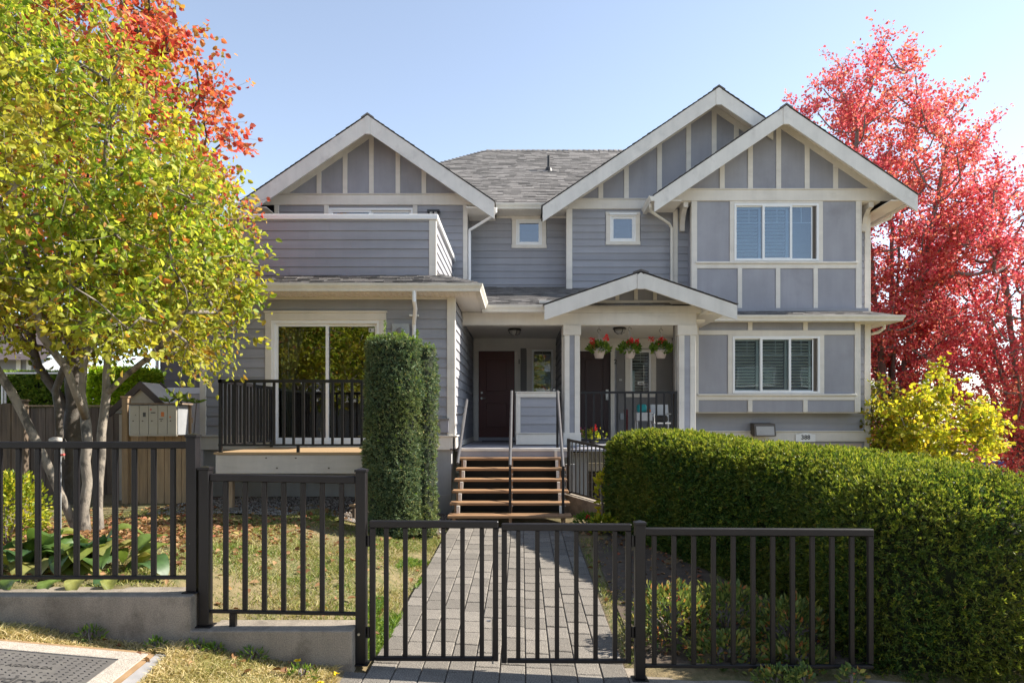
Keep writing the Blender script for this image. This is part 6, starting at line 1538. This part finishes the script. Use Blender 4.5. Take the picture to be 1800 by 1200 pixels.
board_fence('wooden_fence','long shaded dark board fence behind the tree trunks',X(40,12.6),X(212,12.6),12.6,.4,Z(716,12.6),'grey_wood',top='tan_wood',group='wooden board fences')
board_fence('wooden_fence','tan board fence carrying the mailbox cluster',X(214,11.2),LX0+.32,11.2,.45,Z(712,11.2)+.0,'tan_wood',posts=[(X(219,11.15),'tan_wood',Z(699,11.2))],group='wooden board fences')
mx_ = empty('mailbox_cluster',(X(272,11),11.0,Z(766,11)),'cream mailbox cluster with five doors on the tan fence','mailbox')
yb = 10.85; x0m,x1m,z0m,z1m = X(229,yb),X(311,yb),Z(766,yb),Z(712,yb)
part('cabinet','mailbox_side',mx_,x0m-.03,x1m+.02,yb+.006,11.19,z0m+.01,z1m+.01,c=.01); part('cabinet_roof','grey_wood',mx_,x0m-.06,x1m+.10,yb-.03,11.2,z1m+.012,z1m+.035)
wm = (x1m-x0m)/5
for i in range(5):
    d = part('mailbox_door','mailbox',mx_,x0m+wm*i+.003,x0m+wm*(i+1)-.003,yb-.012,yb+.004,z0m+.025,z1m-.005,c=.003)
    lx_ = x0m+wm*(i+.36); MB().tube([(lx_,yb-.013,z0m+.24),(lx_,yb-.02,z0m+.24)],.010,8).build('lock','bronze',d)
    st = {1:[('sticker_dark',.55,.34,.022,.035)],2:[('sticker_red',.25,.42,.012,.012),('sticker_dark',.5,.37,.035,.008)],3:[('sticker_orange',.5,.345,.024,.036),('sticker_dark',.35,.27,.03,.006)],4:[('sticker_orange',.32,.30,.012,.012)],0:[('sticker_dark',.6,.33,.006,.006)]}.get(i,[])
    for (mt2,u,v,a,b2) in st: cx_ = x0m+wm*(i+u); part('sticker',mt2,d,cx_-a,cx_+a,yb-.0145,yb-.0125,z0m+v-b2,z0m+v+b2)
part('cabinet_lip','mailbox',mx_,x0m-.005,x1m+.005,yb-.016,yb+.005,z0m,z0m+.022)
xr_ = X(312,11.5); rb_ = empty('rhododendron',(xr_,11.6,.5),'dark rhododendron poking up behind the mailbox cluster','shrub'); rng = np.random.default_rng(330)
for (dx,dz) in ((-.14,0),(.02,.06),(.16,0),(.32,-.02)):
    c = np.array([xr_+dx,11.5,Z(706,11.5)+dz]); a = np.linspace(0,6.28,9)[:8]+rng.random(8)*.4; D = np.stack([np.cos(a),np.sin(a)*.5-.3,np.full(8,.35)],1); Vv,Ff = leaves(np.tile(c,(8,1)),D,.16,.3,.2,rng); np_mesh('leaf_rosette',Vv,Ff,'leaf_cedar',rb_); MB().tube([(xr_+dx*.4,11.6,.5),tuple(c)],.01,5).build('stem','bark_grey',rb_)
# little roofed shelter beyond the fence
sy = 11.6; sxa,sza = X(247,sy),Z(671,sy); sh = empty('shelter',(sxa,11.9,.45),'small shelter with dark gable boards and pale roof behind the mailboxes','shelter')
sl_ = .92; hh = .52
MB().prism([(sxa,sza),(sxa+hh,sza-sl_*hh),(sxa+hh,sza-sl_*hh-.05),(sxa,sza-.05)],sy+.02,sy+.62).build('roof_slope','shed_roof',sh); MB().prism([(sxa,sza),(sxa,sza-.05),(sxa-hh,sza-sl_*hh-.05),(sxa-hh,sza-sl_*hh)],sy+.02,sy+.62).build('roof_slope','shed_roof',sh)
for s in (-1,1):
    MB().prism([(sxa,sza+.01),(sxa+s*hh,sza-sl_*hh+.01),(sxa+s*hh,sza-sl_*hh-.12),(sxa,sza-.12)][::s],sy-.03,sy+.018).build('barge_board','shed_dark',sh)
MB().prism([(sxa+.0,sza+.03),(sxa+hh+.02,sza-sl_*hh+.01),(sxa+hh+.02,sza-sl_*hh-.05),(sxa,sza-.03)],sy+.621,sy+.66).build('barge_board','shed_dark',sh)
MB().prism([(sxa-hh+.12,sza-sl_*(hh-.1)-.1),(sxa+hh-.12,sza-sl_*(hh-.1)-.1),(sxa,sza-.07)],sy+.03,sy+.05).build('gable_board','fascia_wood',sh); part('wall','fascia_wood',sh,sxa-hh+.12,sxa+hh-.12,sy+.06,sy+.55,.4,sza-.55); part('opening','lamp_dark',sh,sxa-.25,sxa+.05,sy+.045,sy+.059,sza-.8,sza-.42)
# neighbouring house wall
nb = empty('neighbour_house',(-8,19,.3),'taupe sided neighbouring house glimpsed left of the bay','house'); Yn = 16.9
nw = part('wall','neighbour',nb,X(281,Yn),-6.3,Yn+.02,22,.3,6.4); f = front(Yn+.02)
for i in range(16):
    z = Z(680,Yn)+i*.17; P = [f.p(u,v,d) for (u,v,d) in ((X(281,Yn),z,-.002),(-6.3,z,-.002),(-6.3,z+.17,-.002),(X(281,Yn),z+.17,-.002),(X(281,Yn),z,.018),(-6.3,z,.018),(-6.3,z+.17,.005),(X(281,Yn),z+.17,.005))]
    MB().add(P,[(3,2,1,0),(4,5,6,7),(0,1,5,4),(1,2,6,5),(2,3,7,6),(3,0,4,7)]).build('siding_board','neighbour',nw)
part('trim_band','white_paint',nw,X(285,Yn),-6.3,Yn-.03,Yn+.018,Z(692,Yn),Z(681,Yn)); part('lower_boards','fascia_wood',nw,X(290,Yn),-6.3,Yn-.015,Yn+.018,.4,Z(692.5,Yn))
MB().tube([(X(278,Yn),Yn-.05,5.2),(X(278,Yn),Yn-.05,Z(672,Yn)),(X(281,Yn),Yn-.12,Z(668,Yn)-.1)],.04,8).build('downspout','white_paint',nb)
MB().add([(X(262,16.3),16.3,Z(560,16.3)),(-6.2,16.3,Z(560,16.3)),(-6.2,22,Z(560,16.3)+2.2),(X(262,16.3),22,Z(560,16.3)+2.2)],[(0,1,2,3)]).build('roof','shingle_edge',nb)
fr_ = empty('far_house',(-15,26,.3),'blue-grey house far back at the left edge','house'); part('wall','far_wall',fr_,-22,X(62,24),24,30,.2,4.2)
fw_ = part('window','vinyl',fr_,X(48,24),X(56,24),23.95,23.99,Z(655,24),Z(632,24)); fr2 = part('window','vinyl',fr_,X(30,24),X(38,24),23.95,23.99,Z(650,24),Z(620,24))
MB().add([(-23,23.4,Z(632,23.4)),(X(75,23.4),23.4,Z(632,23.4)),(X(75,23.4),27,Z(632,23.4)+1.8),(-23,27,Z(632,23.4)+1.8)],[(0,1,2,3)]).build('roof','shed_dark',fr_)
def hedge_box(name,label,x0,x1,y0,y1,z0,z1,n,k,L,w,mat,cap=None):
    t = empty(name,((x0+x1)/2,(y0+y1)/2,z0),label,'hedge'); m = MB().box(x0+.05,x1-.05,y0+.05,y1-.05,z0,z1-.05); m.build('core','yew_core',t)
    P = [(x0,y0,z0),(x1,y0,z0),(x1,y0,z1),(x0,y0,z1),(x1,y1,z0),(x1,y1,z1),(x0,y1,z1)]; F = np.array([(0,1,2,3),(1,4,5,2),(3,2,5,6)]); V = np.array(P); PP,N = tri_scatter(V,F,n); NV,NF = needles(PP,N,k,L,w,.9); np_mesh('foliage',NV,NF,mat,t); return t
hb = hedge_box('cedar_hedge','clipped cedar hedge behind the wooden fence at the left',-14,X(112,15.5),15.5,16.4,.4,Z(657,15.5),7000,5,.10,.03,'leaf_cedar')
rl = empty('white_rail_fence',(-10.5,15.3,.4),'thin white rail fence along the cedar hedge','fence'); part('top_rail','white_paint',rl,-14,X(112,15.3),15.28,15.32,Z(657,15.3),Z(654,15.3)); part('post','white_paint',rl,X(3,15.3),X(6,15.3),15.28,15.32,.4,Z(657.5,15.3)); part('post','white_paint',rl,X(9,15.3),X(11,15.3),15.28,15.32,.4,Z(657.5,15.3))
hedge_box('lime_cedar','bright lime-green cedar between the trunks and the mailboxes',X(158,14.4),X(243,14.4),14.4,15.3,.4,Z(652,14.4),4500,6,.11,.035,'leaf_limecedar')
# post with a lump of stone and a red tap among the trunks
xp = X(101,7.4); tp_ = empty('tap_post',(xp,7.4,.52),'white garden tap post topped with a stone beside the trunks','tap post'); MB().tube([(xp+.02,7.4,.5),(xp+.02,7.4,Z(778,7.4))],.020,10).build('post','mailbox_side',tp_)
V,F = hull_grid(lambda s,f:(xp+.075*math.sin(math.pi*s)**.6*math.cos(6.283*f)*(1+.25*math.sin(9*f+4*s)),7.4+.06*math.sin(math.pi*s)**.6*math.sin(6.283*f),Z(780,7.4)+.075*(1-math.cos(math.pi*s))*.5),12,17); np_mesh('stone_top',V,F,'stone',tp_,True)
MB().tube([(xp+.03,7.38,Z(800,7.4)),(xp+.10,7.36,Z(798,7.4))],.012,8).build('tap_handle','sticker_red',tp_)
bf = empty('bird_feeder_post',(X(622,10.3),10.3,.3),'small wooden box on a stake under the right end of the deck','box'); part('stake','grey_wood',bf,X(622,10.3)-.02,X(622,10.3)+.02,10.28,10.32,.2,.62); part('lid','tan_wood',bf,X(622,10.3)-.06,X(622,10.3)+.06,10.24,10.36,.621,.65)
# ================================================================== right background
sp_ = empty('shop_building',(36,47,-2.2),'far white shop with red sign band and blue stripe at the right edge','building'); part('wall','shop_white',sp_,30.5,44,46,52,-2.6,Z(803,46)+.0)
part('sign_band','shop_red',sp_,30.3,44.2,45.7,46.2,Z(803,46)+.003,Z(785,46)); part('stripe','shop_blue',sp_,30.4,33.0,45.9,45.99,Z(816,46),Z(811,46)); w_ = part('window','lamp_dark',sp_,X(1772,46),X(1792,46),45.92,45.99,Z(838.5,46),Z(825,46)); part('awning','shed_dark',sp_,X(1764,46),X(1793,46),45.4,45.98,Z(825,46)+.02,Z(823,46)+.05)
for i in range(2): part('pane','glass',w_,X(1773+i*10,46),X(1781+i*10,46),45.88,45.9,Z(838,46),Z(826,46))
board_fence('wooden_fence','grey board fence low at the right edge beyond the hedge',X(1772,24),27,24,-2.6,Z(843,24),'grey_wood',bwid=.3,top='fascia_wood',group='wooden board fences')
fin()
